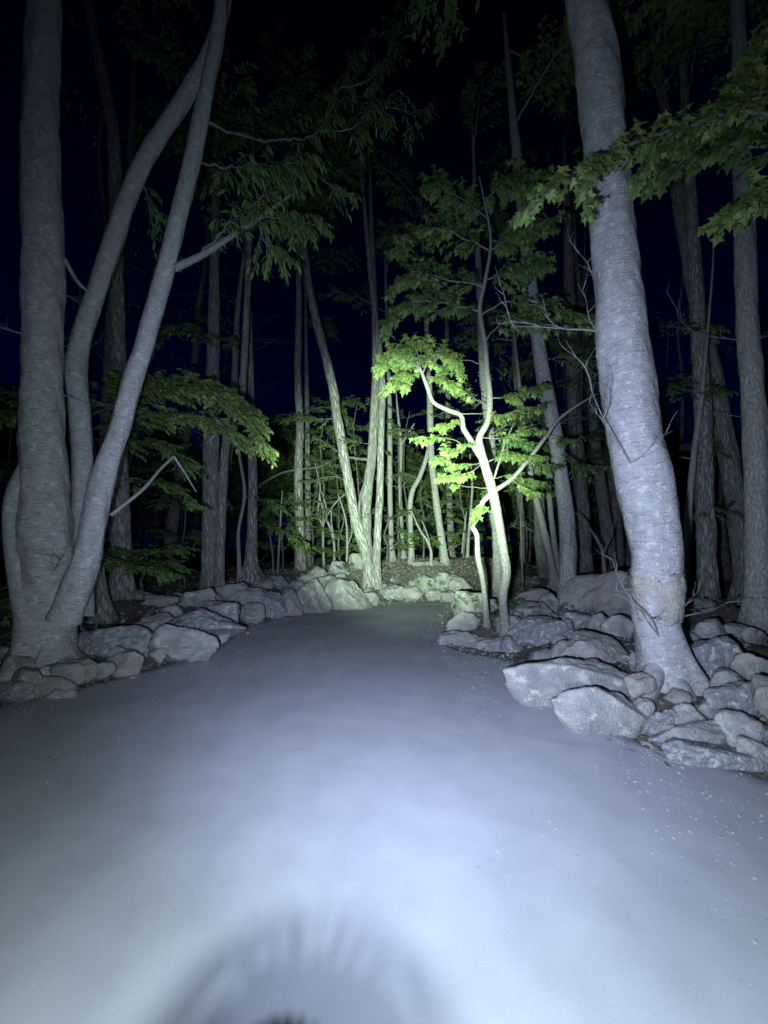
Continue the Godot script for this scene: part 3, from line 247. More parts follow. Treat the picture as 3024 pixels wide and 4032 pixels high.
	"stems": [["stem", [[0.496,0.443,-12.8,0.046],[0.496,0.773,-12.8,0.039],[0.493,0.947,-12.8,0.032],[0.474,2.077,-12.8,0.026],[0.576,2.945,-12.8,0.023],[0.489,4.267,-12.8,0.019],[0.494,5.034,-12.8,0.009]]]],
	"boughs": [[[[0.509,4.761,-12.8,0.002],[0.265,5.032,-12.719,0.002],[0.022,5.022,-12.364,0.002]], 0.008, "oval", 9, 0.45, 8, 0.085, "green", 0.15],
		[[[0.509,4.761,-12.8,0.002],[0.729,4.872,-12.424,0.002],[0.946,4.879,-12.196,0.002]], 0.008, "oval", 9, 0.45, 8, 0.085, "green", 0.15],
		[[[0.504,3.336,-12.8,0.002],[0.216,3.625,-12.726,0.002],[-0.07,3.421,-12.602,0.002]], 0.008, "oval", 9, 0.45, 8, 0.085, "green", 0.15],
		[[[0.504,3.336,-12.8,0.002],[0.751,3.547,-12.617,0.002],[0.967,3.479,-12.159,0.002]], 0.008, "oval", 9, 0.45, 8, 0.085, "green", 0.15],
		[[[0.5,1.938,-12.8,0.002],[0.12,2.194,-12.518,0.002],[-0.252,2.336,-12.593,0.002]], 0.008, "oval", 9, 0.45, 8, 0.085, "green", 0.15],
		[[[0.5,1.938,-12.8,0.002],[0.837,2.196,-12.773,0.002],[1.141,2.117,-12.405,0.002]], 0.008, "oval", 9, 0.45, 8, 0.085, "green", 0.15],
		[[[0.497,1.325,-12.8,0.002],[0.147,1.546,-12.509,0.002],[-0.193,1.648,-12.515,0.002]], 0.008, "oval", 9, 0.45, 8, 0.085, "green", 0.15],
		[[[0.497,1.325,-12.8,0.002],[0.861,1.7,-12.61,0.002],[1.181,1.602,-12.102,0.002]], 0.008, "oval", 9, 0.45, 8, 0.085, "green", 0.15]]},
	{"name": "understorey_shrub", "label": "leafy shrub behind the curved sapling", "group": "leafy understorey shrubs under the trees", "bark": "dark", "cat": "shrub", "crown": 0, "twigs": 0, "parts": 0,
	"stems": [["stem", [[1.325,0.467,-13,0.046],[1.325,0.797,-13,0.04],[1.326,0.916,-13,0.033],[1.338,1.643,-13,0.026],[1.345,2.199,-13,0.023],[1.222,3.041,-13,0.019],[1.468,3.48,-13,0.009]]]],
	"boughs": [[[[1.346,3.21,-13,0.002],[1.055,3.458,-12.747,0.002],[0.792,3.545,-12.825,0.002]], 0.008, "oval", 9, 0.45, 8, 0.085, "deep", 0.15],
		[[[1.346,3.21,-13,0.002],[1.577,3.449,-12.661,0.002],[1.83,3.317,-12.607,0.002]], 0.008, "oval", 9, 0.45, 8, 0.085, "deep", 0.15],
		[[[1.336,2.105,-13,0.002],[0.958,2.344,-12.706,0.002],[0.605,2.452,-12.626,0.002]], 0.008, "oval", 9, 0.45, 8, 0.085, "deep", 0.15],
		[[[1.336,2.105,-13,0.002],[1.733,2.458,-12.861,0.002],[2.123,2.429,-12.761,0.002]], 0.008, "oval", 9, 0.45, 8, 0.085, "deep", 0.15],
		[[[1.328,1.172,-13,0.002],[1.055,1.419,-12.924,0.002],[0.779,1.507,-12.754,0.002]], 0.008, "oval", 9, 0.45, 8, 0.085, "deep", 0.15],
		[[[1.328,1.172,-13,0.002],[1.556,1.402,-12.736,0.002],[1.785,1.332,-12.57,0.002]], 0.008, "oval", 9, 0.45, 8, 0.085, "deep", 0.15]]},
	{"name": "understorey_shrub", "label": "leafy shrub between slim leaning tree and forked sapling", "group": "leafy understorey shrubs under the trees", "bark": "dark", "cat": "shrub", "crown": 0, "twigs": 0, "parts": 0,
	"stems": [["stem", [[2.477,0.393,-12.2,0.044],[2.477,0.723,-12.2,0.037],[2.489,0.887,-12.2,0.031],[2.578,1.942,-12.2,0.025],[2.434,2.754,-12.2,0.022],[2.491,3.99,-12.2,0.018],[2.668,4.703,-12.2,0.009]]]],
	"boughs": [[[[2.544,4.444,-12.2,0.002],[2.09,4.692,-12.032,0.002],[1.604,4.476,-11.595,0.002]], 0.008, "oval", 9, 0.45, 8, 0.085, "green", 0.15],
		[[[2.544,4.444,-12.2,0.002],[2.913,4.735,-11.93,0.002],[3.293,4.699,-11.794,0.002]], 0.008, "oval", 9, 0.45, 8, 0.085, "green", 0.15],
		[[[2.528,3.538,-12.2,0.002],[2.189,3.801,-12.098,0.002],[1.866,3.72,-12.099,0.002]], 0.008, "oval", 9, 0.45, 8, 0.085, "green", 0.15],
		[[[2.528,3.538,-12.2,0.002],[2.88,3.681,-11.812,0.002],[3.36,3.843,-11.982,0.002]], 0.008, "oval", 9, 0.45, 8, 0.085, "green", 0.15],
		[[[2.506,2.347,-12.2,0.002],[2.14,2.651,-11.951,0.002],[1.826,2.635,-11.995,0.002]], 0.008, "oval", 9, 0.45, 8, 0.085, "green", 0.15],
		[[[2.506,2.347,-12.2,0.002],[2.864,2.624,-12.179,0.002],[3.095,2.636,-11.692,0.002]], 0.008, "oval", 9, 0.45, 8, 0.085, "green", 0.15],
		[[[2.487,1.322,-12.2,0.002],[2.1,1.657,-12.023,0.002],[1.735,1.499,-11.993,0.002]], 0.008, "oval", 9, 0.45, 8, 0.085, "green", 0.15],
		[[[2.487,1.322,-12.2,0.002],[2.849,1.563,-12.18,0.002],[3.042,1.532,-11.542,0.002]], 0.008, "oval", 9, 0.45, 8, 0.085, "green", 0.15]]},
	{"name": "understorey_shrub", "label": "low leafy brush right behind the triple stems' foot", "group": "leafy understorey shrubs under the trees", "bark": "dark", "cat": "shrub", "crown": 0, "twigs": 0, "parts": 0,
	"stems": [["stem", [[0.076,0.404,-11.6,0.041],[0.076,0.734,-11.6,0.035],[0.08,0.811,-11.6,0.029],[0.113,1.233,-11.6,0.024],[0.008,1.554,-11.6,0.021],[0.136,2.038,-11.6,0.017],[0.099,2.251,-11.6,0.008]]]],
	"boughs": [[[[0.077,2.013,-11.6,0.002],[-0.262,2.346,-11.43,0.002],[-0.581,2.234,-11.081,0.002]], 0.008, "oval", 9, 0.45, 8, 0.085, "green", 0.15],
		[[[0.077,2.013,-11.6,0.002],[0.463,2.248,-11.501,0.002],[0.809,2.278,-10.949,0.002]], 0.008, "oval", 9, 0.45, 8, 0.085, "green", 0.15],
		[[[0.076,1.457,-11.6,0.002],[-0.256,1.742,-11.504,0.002],[-0.557,1.585,-10.9,0.002]], 0.008, "oval", 9, 0.45, 8, 0.085, "green", 0.15],
		[[[0.076,1.457,-11.6,0.002],[0.475,1.719,-11.574,0.002],[0.85,1.559,-11.268,0.002]], 0.008, "oval", 9, 0.45, 8, 0.085, "green", 0.15],
		[[[0.076,1.042,-11.6,0.002],[-0.339,1.308,-11.557,0.002],[-0.73,1.344,-11.19,0.002]], 0.008, "oval", 9, 0.45, 8, 0.085, "green", 0.15],
		[[[0.076,1.042,-11.6,0.002],[0.399,1.227,-11.593,0.002],[0.702,1.302,-11.259,0.002]], 0.008, "oval", 9, 0.45, 8, 0.085, "green", 0.15]]},
	{"name": "understorey_shrub", "label": "low leafy brush in the thicket left of the triple stems", "group": "leafy understorey shrubs under the trees", "bark": "dark", "cat": "shrub", "crown": 0, "twigs": 0, "parts": 0,
	"stems": [["stem", [[-1.304,0.294,-11.6,0.041],[-1.304,0.624,-11.6,0.035],[-1.31,0.706,-11.6,0.029],[-1.352,1.155,-11.6,0.024],[-1.344,1.498,-11.6,0.021],[-1.207,2.016,-11.6,0.017],[-1.3,2.251,-11.6,0.008]]]],
	"boughs": [[[[-1.318,2.013,-11.6,0.002],[-1.616,2.336,-11.372,0.002],[-1.858,2.169,-10.92,0.002]], 0.008, "oval", 9, 0.45, 8, 0.085, "green", 0.15],
		[[[-1.318,2.013,-11.6,0.002],[-0.983,2.298,-11.217,0.002],[-0.695,2.197,-11.344,0.002]], 0.008, "oval", 9, 0.45, 8, 0.085, "green", 0.15],
		[[[-1.312,1.457,-11.6,0.002],[-1.581,1.7,-11.256,0.002],[-1.914,1.841,-11.403,0.002]], 0.008, "oval", 9, 0.45, 8, 0.085, "green", 0.15],
		[[[-1.312,1.457,-11.6,0.002],[-1.019,1.639,-11.35,0.002],[-0.74,1.805,-11.152,0.002]], 0.008, "oval", 9, 0.45, 8, 0.085, "green", 0.15],
		[[[-1.307,0.905,-11.6,0.002],[-1.602,1.102,-11.215,0.002],[-1.94,1.202,-11.218,0.002]], 0.008, "oval", 9, 0.45, 8, 0.085, "green", 0.15],
		[[[-1.307,0.905,-11.6,0.002],[-1.052,1.223,-11.424,0.002],[-0.814,1.205,-11.435,0.002]], 0.008, "oval", 9, 0.45, 8, 0.085, "green", 0.15]]},
	{"name": "understorey_shrub", "label": "low leafy brush between straight furrowed tree and thicket", "group": "leafy understorey shrubs under the trees", "bark": "dark", "cat": "shrub", "crown": 0, "twigs": 0, "parts": 0,
	"stems": [["stem", [[-2.316,0.242,-12.6,0.045],[-2.316,0.572,-12.6,0.038],[-2.316,0.707,-12.6,0.032],[-2.32,1.553,-12.6,0.026],[-2.382,2.2,-12.6,0.023],[-2.208,3.183,-12.6,0.018],[-2.221,3.721,-12.6,0.009]]]],
	"boughs": [[[[-2.363,3.458,-12.6,0.002],[-2.612,3.714,-12.261,0.002],[-2.943,3.635,-12.368,0.002]], 0.008, "oval", 9, 0.45, 8, 0.085, "green", 0.15],
		[[[-2.363,3.458,-12.6,0.002],[-1.992,3.732,-12.222,0.002],[-1.702,3.626,-12.341,0.002]], 0.008, "oval", 9, 0.45, 8, 0.085, "green", 0.15],
		[[[-2.345,2.383,-12.6,0.002],[-2.62,2.569,-12.315,0.002],[-2.918,2.496,-12.211,0.002]], 0.008, "oval", 9, 0.45, 8, 0.085, "green", 0.15],
		[[[-2.345,2.383,-12.6,0.002],[-2.001,2.59,-12.244,0.002],[-1.714,2.686,-12.193,0.002]], 0.008, "oval", 9, 0.45, 8, 0.085, "green", 0.15],
		[[[-2.33,1.474,-12.6,0.002],[-2.562,1.799,-12.376,0.002],[-2.756,1.576,-12.075,0.002]], 0.008, "oval", 9, 0.45, 8, 0.085, "green", 0.15],
		[[[-2.33,1.474,-12.6,0.002],[-1.96,1.735,-12.27,0.002],[-1.627,1.669,-12.127,0.002]], 0.008, "oval", 9, 0.45, 8, 0.085, "green", 0.15],
		[[[-2.321,0.875,-12.6,0.002],[-2.544,1.207,-12.337,0.002],[-2.812,1.284,-12.342,0.002]], 0.008, "oval", 9, 0.45, 8, 0.085, "green", 0.15],
		[[[-2.321,0.875,-12.6,0.002],[-2.052,1.183,-12.356,0.002],[-1.783,1.174,-12.088,0.002]], 0.008, "oval", 9, 0.45, 8, 0.085, "green", 0.15]]},
	{"name": "understorey_shrub", "label": "low leafy brush behind the broad flat boulder", "group": "leafy understorey shrubs under the trees", "bark": "dark", "cat": "shrub", "crown": 0, "twigs": 0, "parts": 0,
	"stems": [["stem", [[1.925,0.485,-13.4,0.048],[1.925,0.815,-13.4,0.041],[1.926,0.919,-13.4,0.034],[1.934,1.534,-13.4,0.027],[1.848,2.003,-13.4,0.024],[1.903,2.712,-13.4,0.019],[1.829,3.057,-13.4,0.01]]]],
	"boughs": [[[[1.949,2.78,-13.4,0.002],[1.626,3.017,-13.336,0.002],[1.26,2.841,-12.852,0.002]], 0.008, "oval", 9, 0.45, 8, 0.085, "green", 0.15],
		[[[1.949,2.78,-13.4,0.002],[2.246,3.124,-13.349,0.002],[2.43,3.088,-12.745,0.002]], 0.008, "oval", 9, 0.45, 8, 0.085, "green", 0.15],
		[[[1.939,1.97,-13.4,0.002],[1.502,2.227,-13.043,0.002],[1.116,2.097,-13.081,0.002]], 0.008, "oval", 9, 0.45, 8, 0.085, "green", 0.15],
		[[[1.939,1.97,-13.4,0.002],[2.253,2.185,-13.262,0.002],[2.518,2.14,-12.925,0.002]], 0.008, "oval", 9, 0.45, 8, 0.085, "green", 0.15],
		[[[1.929,1.169,-13.4,0.002],[1.456,1.473,-13.093,0.002],[1.017,1.55,-12.993,0.002]], 0.008, "oval", 9, 0.45, 8, 0.085, "green", 0.15],
		[[[1.929,1.169,-13.4,0.002],[2.344,1.434,-13.158,0.002],[2.78,1.532,-13.101,0.002]], 0.008, "oval", 9, 0.45, 8, 0.085, "green", 0.15]]},
	{"name": "understorey_shrub", "label": "leafy shrub far behind the curved sapling's top", "group": "leafy understorey shrubs under the trees", "bark": "dark", "cat": "shrub", "crown": 0, "twigs": 0, "parts": 0,
	"stems": [["stem", [[0.903,0.543,-15,0.054],[0.903,0.873,-15,0.046],[0.903,1.099,-15,0.038],[0.904,2.617,-15,0.031],[0.778,3.787,-15,0.027],[0.825,5.571,-15,0.022],[1.034,6.629,-15,0.011]]]],
	"boughs": [[[[0.932,6.307,-15,0.002],[0.476,6.606,-14.902,0.002],[0.023,6.64,-14.593,0.002]], 0.008, "oval", 9, 0.45, 8, 0.085, "green", 0.15],
		[[[0.932,6.307,-15,0.002],[1.456,6.444,-14.624,0.002],[1.991,6.652,-14.522,0.002]], 0.008, "oval", 9, 0.45, 8, 0.085, "green", 0.15],
		[[[0.926,5.178,-15,0.002],[0.418,5.542,-14.795,0.002],[-0.08,5.533,-14.887,0.002]], 0.008, "oval", 9, 0.45, 8, 0.085, "green", 0.15],
		[[[0.926,5.178,-15,0.002],[1.544,5.488,-14.742,0.002],[2.117,5.327,-14.351,0.002]], 0.008, "oval", 9, 0.45, 8, 0.085, "green", 0.15],
		[[[0.92,4.063,-15,0.002],[0.331,4.481,-14.865,0.002],[-0.245,4.149,-14.458,0.002]], 0.008, "oval", 9, 0.45, 8, 0.085, "green", 0.15],
		[[[0.92,4.063,-15,0.002],[1.436,4.304,-14.671,0.002],[1.998,4.246,-14.893,0.002]], 0.008, "oval", 9, 0.45, 8, 0.085, "green", 0.15]]},
	{"name": "understorey_shrub", "label": "leafy shrub far behind the leftmost of three stems", "group": "leafy understorey shrubs under the trees", "bark": "dark", "cat": "shrub", "crown": 0, "twigs": 0, "parts": 0,
	"stems": [["stem", [[-1.838,0.439,-15.5,0.055],[-1.838,0.769,-15.5,0.047],[-1.837,1.019,-15.5,0.039],[-1.824,2.71,-15.5,0.032],[-1.921,4.014,-15.5,0.028],[-2.094,6.007,-15.5,0.023],[-2.01,7.202,-15.5,0.011]]]],
	"boughs": [[[[-1.903,6.868,-15.5,0.002],[-2.369,7.094,-15.257,0.002],[-2.86,7.223,-15.236,0.002]], 0.008, "oval", 9, 0.45, 8, 0.085, "green", 0.15],
		[[[-1.903,6.868,-15.5,0.002],[-1.349,7.219,-15.245,0.002],[-0.827,7.021,-15.372,0.002]], 0.008, "oval", 9, 0.45, 8, 0.085, "green", 0.15],
		[[[-1.89,5.696,-15.5,0.002],[-2.458,6.11,-15.356,0.002],[-3.004,5.907,-15.195,0.002]], 0.008, "oval", 9, 0.45, 8, 0.085, "green", 0.15],
		[[[-1.89,5.696,-15.5,0.002],[-1.324,6.09,-15.268,0.002],[-0.788,6.099,-15.394,0.002]], 0.008, "oval", 9, 0.45, 8, 0.085, "green", 0.15],
		[[[-1.874,4.157,-15.5,0.002],[-2.451,4.396,-15.409,0.002],[-2.956,4.507,-14.982,0.002]], 0.008, "oval", 9, 0.45, 8, 0.085, "green", 0.15],
		[[[-1.874,4.157,-15.5,0.002],[-1.319,4.556,-15.168,0.002],[-0.789,4.501,-14.993,0.002]], 0.008, "oval", 9, 0.45, 8, 0.085, "green", 0.15],
		[[[-1.858,2.644,-15.5,0.002],[-2.666,2.992,-15.49,0.002],[-3.418,2.769,-15.267,0.002]], 0.008, "oval", 9, 0.45, 8, 0.085, "green", 0.15],
		[[[-1.858,2.644,-15.5,0.002],[-1.226,3.009,-15.123,0.002],[-0.634,2.839,-15.107,0.002]], 0.008, "oval", 9, 0.45, 8, 0.085, "green", 0.15]]},
	{"name": "understorey_shrub", "label": "shadowy shrub just right of the forked sapling trunk", "group": "leafy understorey shrubs under the trees", "bark": "dark", "cat": "shrub", "crown": 0, "twigs": 0, "parts": 0,
	"stems": [["stem", [[3.06,-0.013,-8.6,0.031],[3.06,0.317,-8.6,0.026],[3.058,0.472,-8.6,0.022],[3.048,1.465,-8.6,0.018],[3.082,2.232,-8.6,0.016],[3.239,3.405,-8.6,0.013],[3.12,4.117,-8.6,0.006]]]],
	"boughs": [[[[3.174,3.932,-8.6,0.002],[2.766,4.139,-8.47,0.002],[2.323,3.943,-8.215,0.002]], 0.008, "oval", 9, 0.45, 8, 0.085, "green", 0.15],
		[[[3.174,3.932,-8.6,0.002],[3.419,4.076,-8.23,0.002],[3.671,4.014,-7.966,0.002]], 0.008, "oval", 9, 0.45, 8, 0.085, "green", 0.15],
		[[[3.154,3.288,-8.6,0.002],[2.74,3.329,-8.206,0.002],[2.524,3.415,-8.393,0.002]], 0.008, "oval", 9, 0.45, 8, 0.085, "green", 0.15],
		[[[3.154,3.288,-8.6,0.002],[3.383,3.508,-8.546,0.002],[3.59,3.498,-8.465,0.002]], 0.008, "oval", 9, 0.45, 8, 0.085, "green", 0.15],
		[[[3.127,2.441,-8.6,0.002],[2.638,2.611,-8.289,0.002],[2.238,2.493,-8.233,0.002]], 0.008, "oval", 9, 0.45, 8, 0.085, "green", 0.15],
		[[[3.127,2.441,-8.6,0.002],[3.362,2.675,-8.586,0.002],[3.481,2.478,-8.329,0.002]], 0.008, "oval", 9, 0.45, 8, 0.085, "green", 0.15]]},
	{"name": "understorey_shrub", "label": "shadowy shrub left of the large dark round boulder", "group": "leafy understorey shrubs under the trees", "bark": "dark", "cat": "shrub", "crown": 0, "twigs": 0, "parts": 0,
	"stems": [["stem", [[4.825,-0.049,-9.8,0.035],[4.825,0.281,-9.8,0.03],[4.832,0.563,-9.8,0.025],[4.888,2.483,-9.8,0.02],[4.983,3.987,-9.8,0.018],[5.121,6.321,-9.8,0.015],[5.165,7.826,-9.8,0.007]]]],
	"boughs": [[[[5.147,7.603,-9.8,0.002],[4.603,7.795,-9.77,0.002],[3.893,7.541,-9.351,0.002]], 0.008, "oval", 9, 0.45, 8, 0.085, "deep", 0.15],
		[[[5.147,7.603,-9.8,0.002],[5.421,7.702,-9.473,0.002],[5.68,7.549,-9.188,0.002]], 0.008, "oval", 9, 0.45, 8, 0.085, "deep", 0.15],
		[[[5.101,6.569,-9.8,0.002],[4.579,6.672,-9.608,0.002],[4.102,6.642,-9.499,0.002]], 0.008, "oval", 9, 0.45, 8, 0.085, "deep", 0.15],
		[[[5.101,6.569,-9.8,0.002],[5.619,6.722,-9.752,0.002],[6.067,6.798,-9.6,0.002]], 0.008, "oval", 9, 0.45, 8, 0.085, "deep", 0.15],
		[[[5.045,5.301,-9.8,0.002],[4.539,5.455,-9.482,0.002],[4.117,5.354,-9.334,0.002]], 0.008, "oval", 9, 0.45, 8, 0.085, "deep", 0.15],
		[[[5.045,5.301,-9.8,0.002],[5.373,5.423,-9.645,0.002],[5.554,5.255,-9.282,0.002]], 0.008, "oval", 9, 0.45, 8, 0.085, "deep", 0.15],
		[[[4.985,3.938,-9.8,0.002],[4.656,4.205,-9.704,0.002],[4.34,4.207,-9.651,0.002]], 0.008, "oval", 9, 0.45, 8, 0.085, "deep", 0.15],
		[[[4.985,3.938,-9.8,0.002],[5.159,4.031,-9.513,0.002],[5.393,4.12,-9.367,0.002]], 0.008, "oval", 9, 0.45, 8, 0.085, "deep", 0.15]]},
	{"name": "understorey_shrub", "label": "shadowy shrub seen right of the big grey trunk", "group": "leafy understorey shrubs under the trees", "bark": "dark", "cat": "shrub", "crown": 0, "twigs": 0, "parts": 0,
	"stems": [["stem", [[4.98,-0.06,-6.8,0.024],[4.98,0.27,-6.8,0.021],[4.994,0.464,-6.8,0.017],[5.096,1.738,-6.8,0.014],[5.072,2.735,-6.8,0.012],[5.146,4.279,-6.8,0.01],[5.261,5.271,-6.8,0.005]]]],
	"boughs": [[[[5.298,5.119,-6.8,0.002],[4.877,5.182,-6.61,0.002],[4.646,5.277,-6.68,0.002]], 0.008, "oval", 9, 0.45, 8, 0.085, "deep", 0.15],
		[[[5.298,5.119,-6.8,0.002],[5.424,5.182,-6.569,0.002],[5.389,4.937,-6.194,0.002]], 0.008, "oval", 9, 0.45, 8, 0.085, "deep", 0.15],
		[[[5.228,4.061,-6.8,0.002],[4.758,4.151,-6.626,0.002],[4.103,3.866,-6.171,0.002]], 0.008, "oval", 9, 0.45, 8, 0.085, "deep", 0.15],
		[[[5.228,4.061,-6.8,0.002],[5.496,4.14,-6.614,0.002],[5.513,3.865,-6.191,0.002]], 0.008, "oval", 9, 0.45, 8, 0.085, "deep", 0.15],
		[[[5.149,2.861,-6.8,0.002],[4.703,2.952,-6.579,0.002],[4.323,2.971,-6.439,0.002]], 0.008, "oval", 9, 0.45, 8, 0.085, "deep", 0.15],
		[[[5.149,2.861,-6.8,0.002],[5.433,3.01,-6.703,0.002],[5.751,2.954,-6.675,0.002]], 0.008, "oval", 9, 0.45, 8, 0.085, "deep", 0.15],
		[[[5.078,1.779,-6.8,0.002],[4.84,1.904,-6.8,0.002],[4.414,1.9,-6.532,0.002]], 0.008, "oval", 9, 0.45, 8, 0.085, "deep", 0.15],
		[[[5.078,1.779,-6.8,0.002],[5.354,1.971,-6.706,0.002],[5.434,1.828,-6.418,0.002]], 0.008, "oval", 9, 0.45, 8, 0.085, "deep", 0.15]]},
	{"name": "understorey_shrub", "label": "dark shrub by the twin trunks and left boulders", "group": "leafy understorey shrubs under the trees", "bark": "dark", "cat": "shrub", "crown": 0, "twigs": 0, "parts": 0,
	"stems": [["stem", [[-4.271,0.008,-8.4,0.03],[-4.271,0.338,-8.4,0.025],[-4.284,0.454,-8.4,0.021],[-4.375,1.159,-8.4,0.017],[-4.335,1.702,-8.4,0.015],[-4.353,2.526,-8.4,0.012],[-4.391,3.001,-8.4,0.006]]]],
	"boughs": [[[[-4.384,2.825,-8.4,0.002],[-4.644,3.034,-8.174,0.002],[-4.771,2.797,-7.798,0.002]], 0.008, "oval", 9, 0.45, 8, 0.085, "deep", 0.15],
		[[[-4.384,2.825,-8.4,0.002],[-4.073,3.05,-8.273,0.002],[-3.592,2.934,-7.786,0.002]], 0.008, "oval", 9, 0.45, 8, 0.085, "deep", 0.15],
		[[[-4.346,2.005,-8.4,0.002],[-4.58,2.242,-8.254,0.002],[-4.652,2.17,-7.874,0.002]], 0.008, "oval", 9, 0.45, 8, 0.085, "deep", 0.15],
		[[[-4.346,2.005,-8.4,0.002],[-3.788,2.12,-8.081,0.002],[-3.404,2.215,-8.112,0.002]], 0.008, "oval", 9, 0.45, 8, 0.085, "deep", 0.15],
		[[[-4.314,1.299,-8.4,0.002],[-4.521,1.478,-8.28,0.002],[-4.787,1.558,-8.283,0.002]], 0.008, "oval", 9, 0.45, 8, 0.085, "deep", 0.15],
		[[[-4.314,1.299,-8.4,0.002],[-4.037,1.507,-8.309,0.002],[-3.618,1.376,-7.928,0.002]], 0.008, "oval", 9, 0.45, 8, 0.085, "deep", 0.15]]},
	{"name": "understorey_shrub", "label": "low dark shrub left behind the understorey tree", "group": "leafy understorey shrubs under the trees", "bark": "dark", "cat": "shrub", "crown": 0, "twigs": 0, "parts": 0,
	"stems": [["stem", [[-3.807,0.133,-6.2,0.022],[-3.807,0.463,-6.2,0.019],[-3.814,0.51,-6.2,0.016],[-3.86,0.711,-6.2,0.013],[-3.783,0.864,-6.2,0.011],[-3.794,1.095,-6.2,0.009],[-3.893,1.191,-6.2,0.004]]]],
	"boughs": [[[[-3.839,1.066,-6.2,0.002],[-4.048,1.206,-6.118,0.002],[-4.137,1.218,-5.886,0.002]], 0.008, "oval", 9, 0.45, 8, 0.085, "deep", 0.15],
		[[[-3.839,1.066,-6.2,0.002],[-3.502,1.179,-6.033,0.002],[-3.229,1.224,-5.967,0.002]], 0.008, "oval", 9, 0.45, 8, 0.085, "deep", 0.15],
		[[[-3.825,0.809,-6.2,0.002],[-3.88,1,-5.983,0.002],[-3.807,1.04,-5.608,0.002]], 0.008, "oval", 9, 0.45, 8, 0.085, "deep", 0.15],
		[[[-3.825,0.809,-6.2,0.002],[-3.445,1.004,-5.9,0.002],[-3.064,0.932,-5.587,0.002]], 0.008, "oval", 9, 0.45, 8, 0.085, "deep", 0.15]]},
	{"name": "understorey_shrub", "label": "dark shrub at far left behind the multi-stemmed tree", "group": "leafy understorey shrubs under the trees", "bark": "dark", "cat": "shrub", "crown": 0, "twigs": 0, "parts": 0,
	"stems": [["stem", [[-5.334,-0.085,-5.6,0.02],[-5.334,0.245,-5.6,0.017],[-5.341,0.376,-5.6,0.014],[-5.393,1.19,-5.6,0.011],[-5.514,1.821,-5.6,0.01],[-5.534,2.793,-5.6,0.008],[-5.546,3.401,-5.6,0.004]]]],
	"boughs": [[[[-5.592,3.28,-5.6,0.002],[-5.672,3.329,-5.444,0.002],[-5.673,3.226,-5.239,0.002]], 0.008, "oval", 9, 0.45, 8, 0.085, "green", 0.15],
		[[[-5.592,3.28,-5.6,0.002],[-5.287,3.389,-5.427,0.002],[-4.961,3.31,-5.238,0.002]], 0.008, "oval", 9, 0.45, 8, 0.085, "green", 0.15],
		[[[-5.502,2.231,-5.6,0.002],[-5.722,2.393,-5.583,0.002],[-5.251,2.227,-4.936,0.002]], 0.008, "oval", 9, 0.45, 8, 0.085, "green", 0.15],
		[[[-5.502,2.231,-5.6,0.002],[-5.143,2.373,-5.46,0.002],[-4.54,2.246,-5.057,0.002]], 0.008, "oval", 9, 0.45, 8, 0.085, "green", 0.15],
		[[[-5.342,0.362,-5.6,0.002],[-5.47,0.463,-5.561,0.002],[-5.231,0.57,-5.165,0.002]], 0.008, "oval", 9, 0.45, 8, 0.085, "green", 0.15],
		[[[-5.342,0.362,-5.6,0.002],[-5.114,0.506,-5.507,0.002],[-4.546,0.502,-5.05,0.002]], 0.008, "oval", 9, 0.45, 8, 0.085, "green", 0.15]]},
]
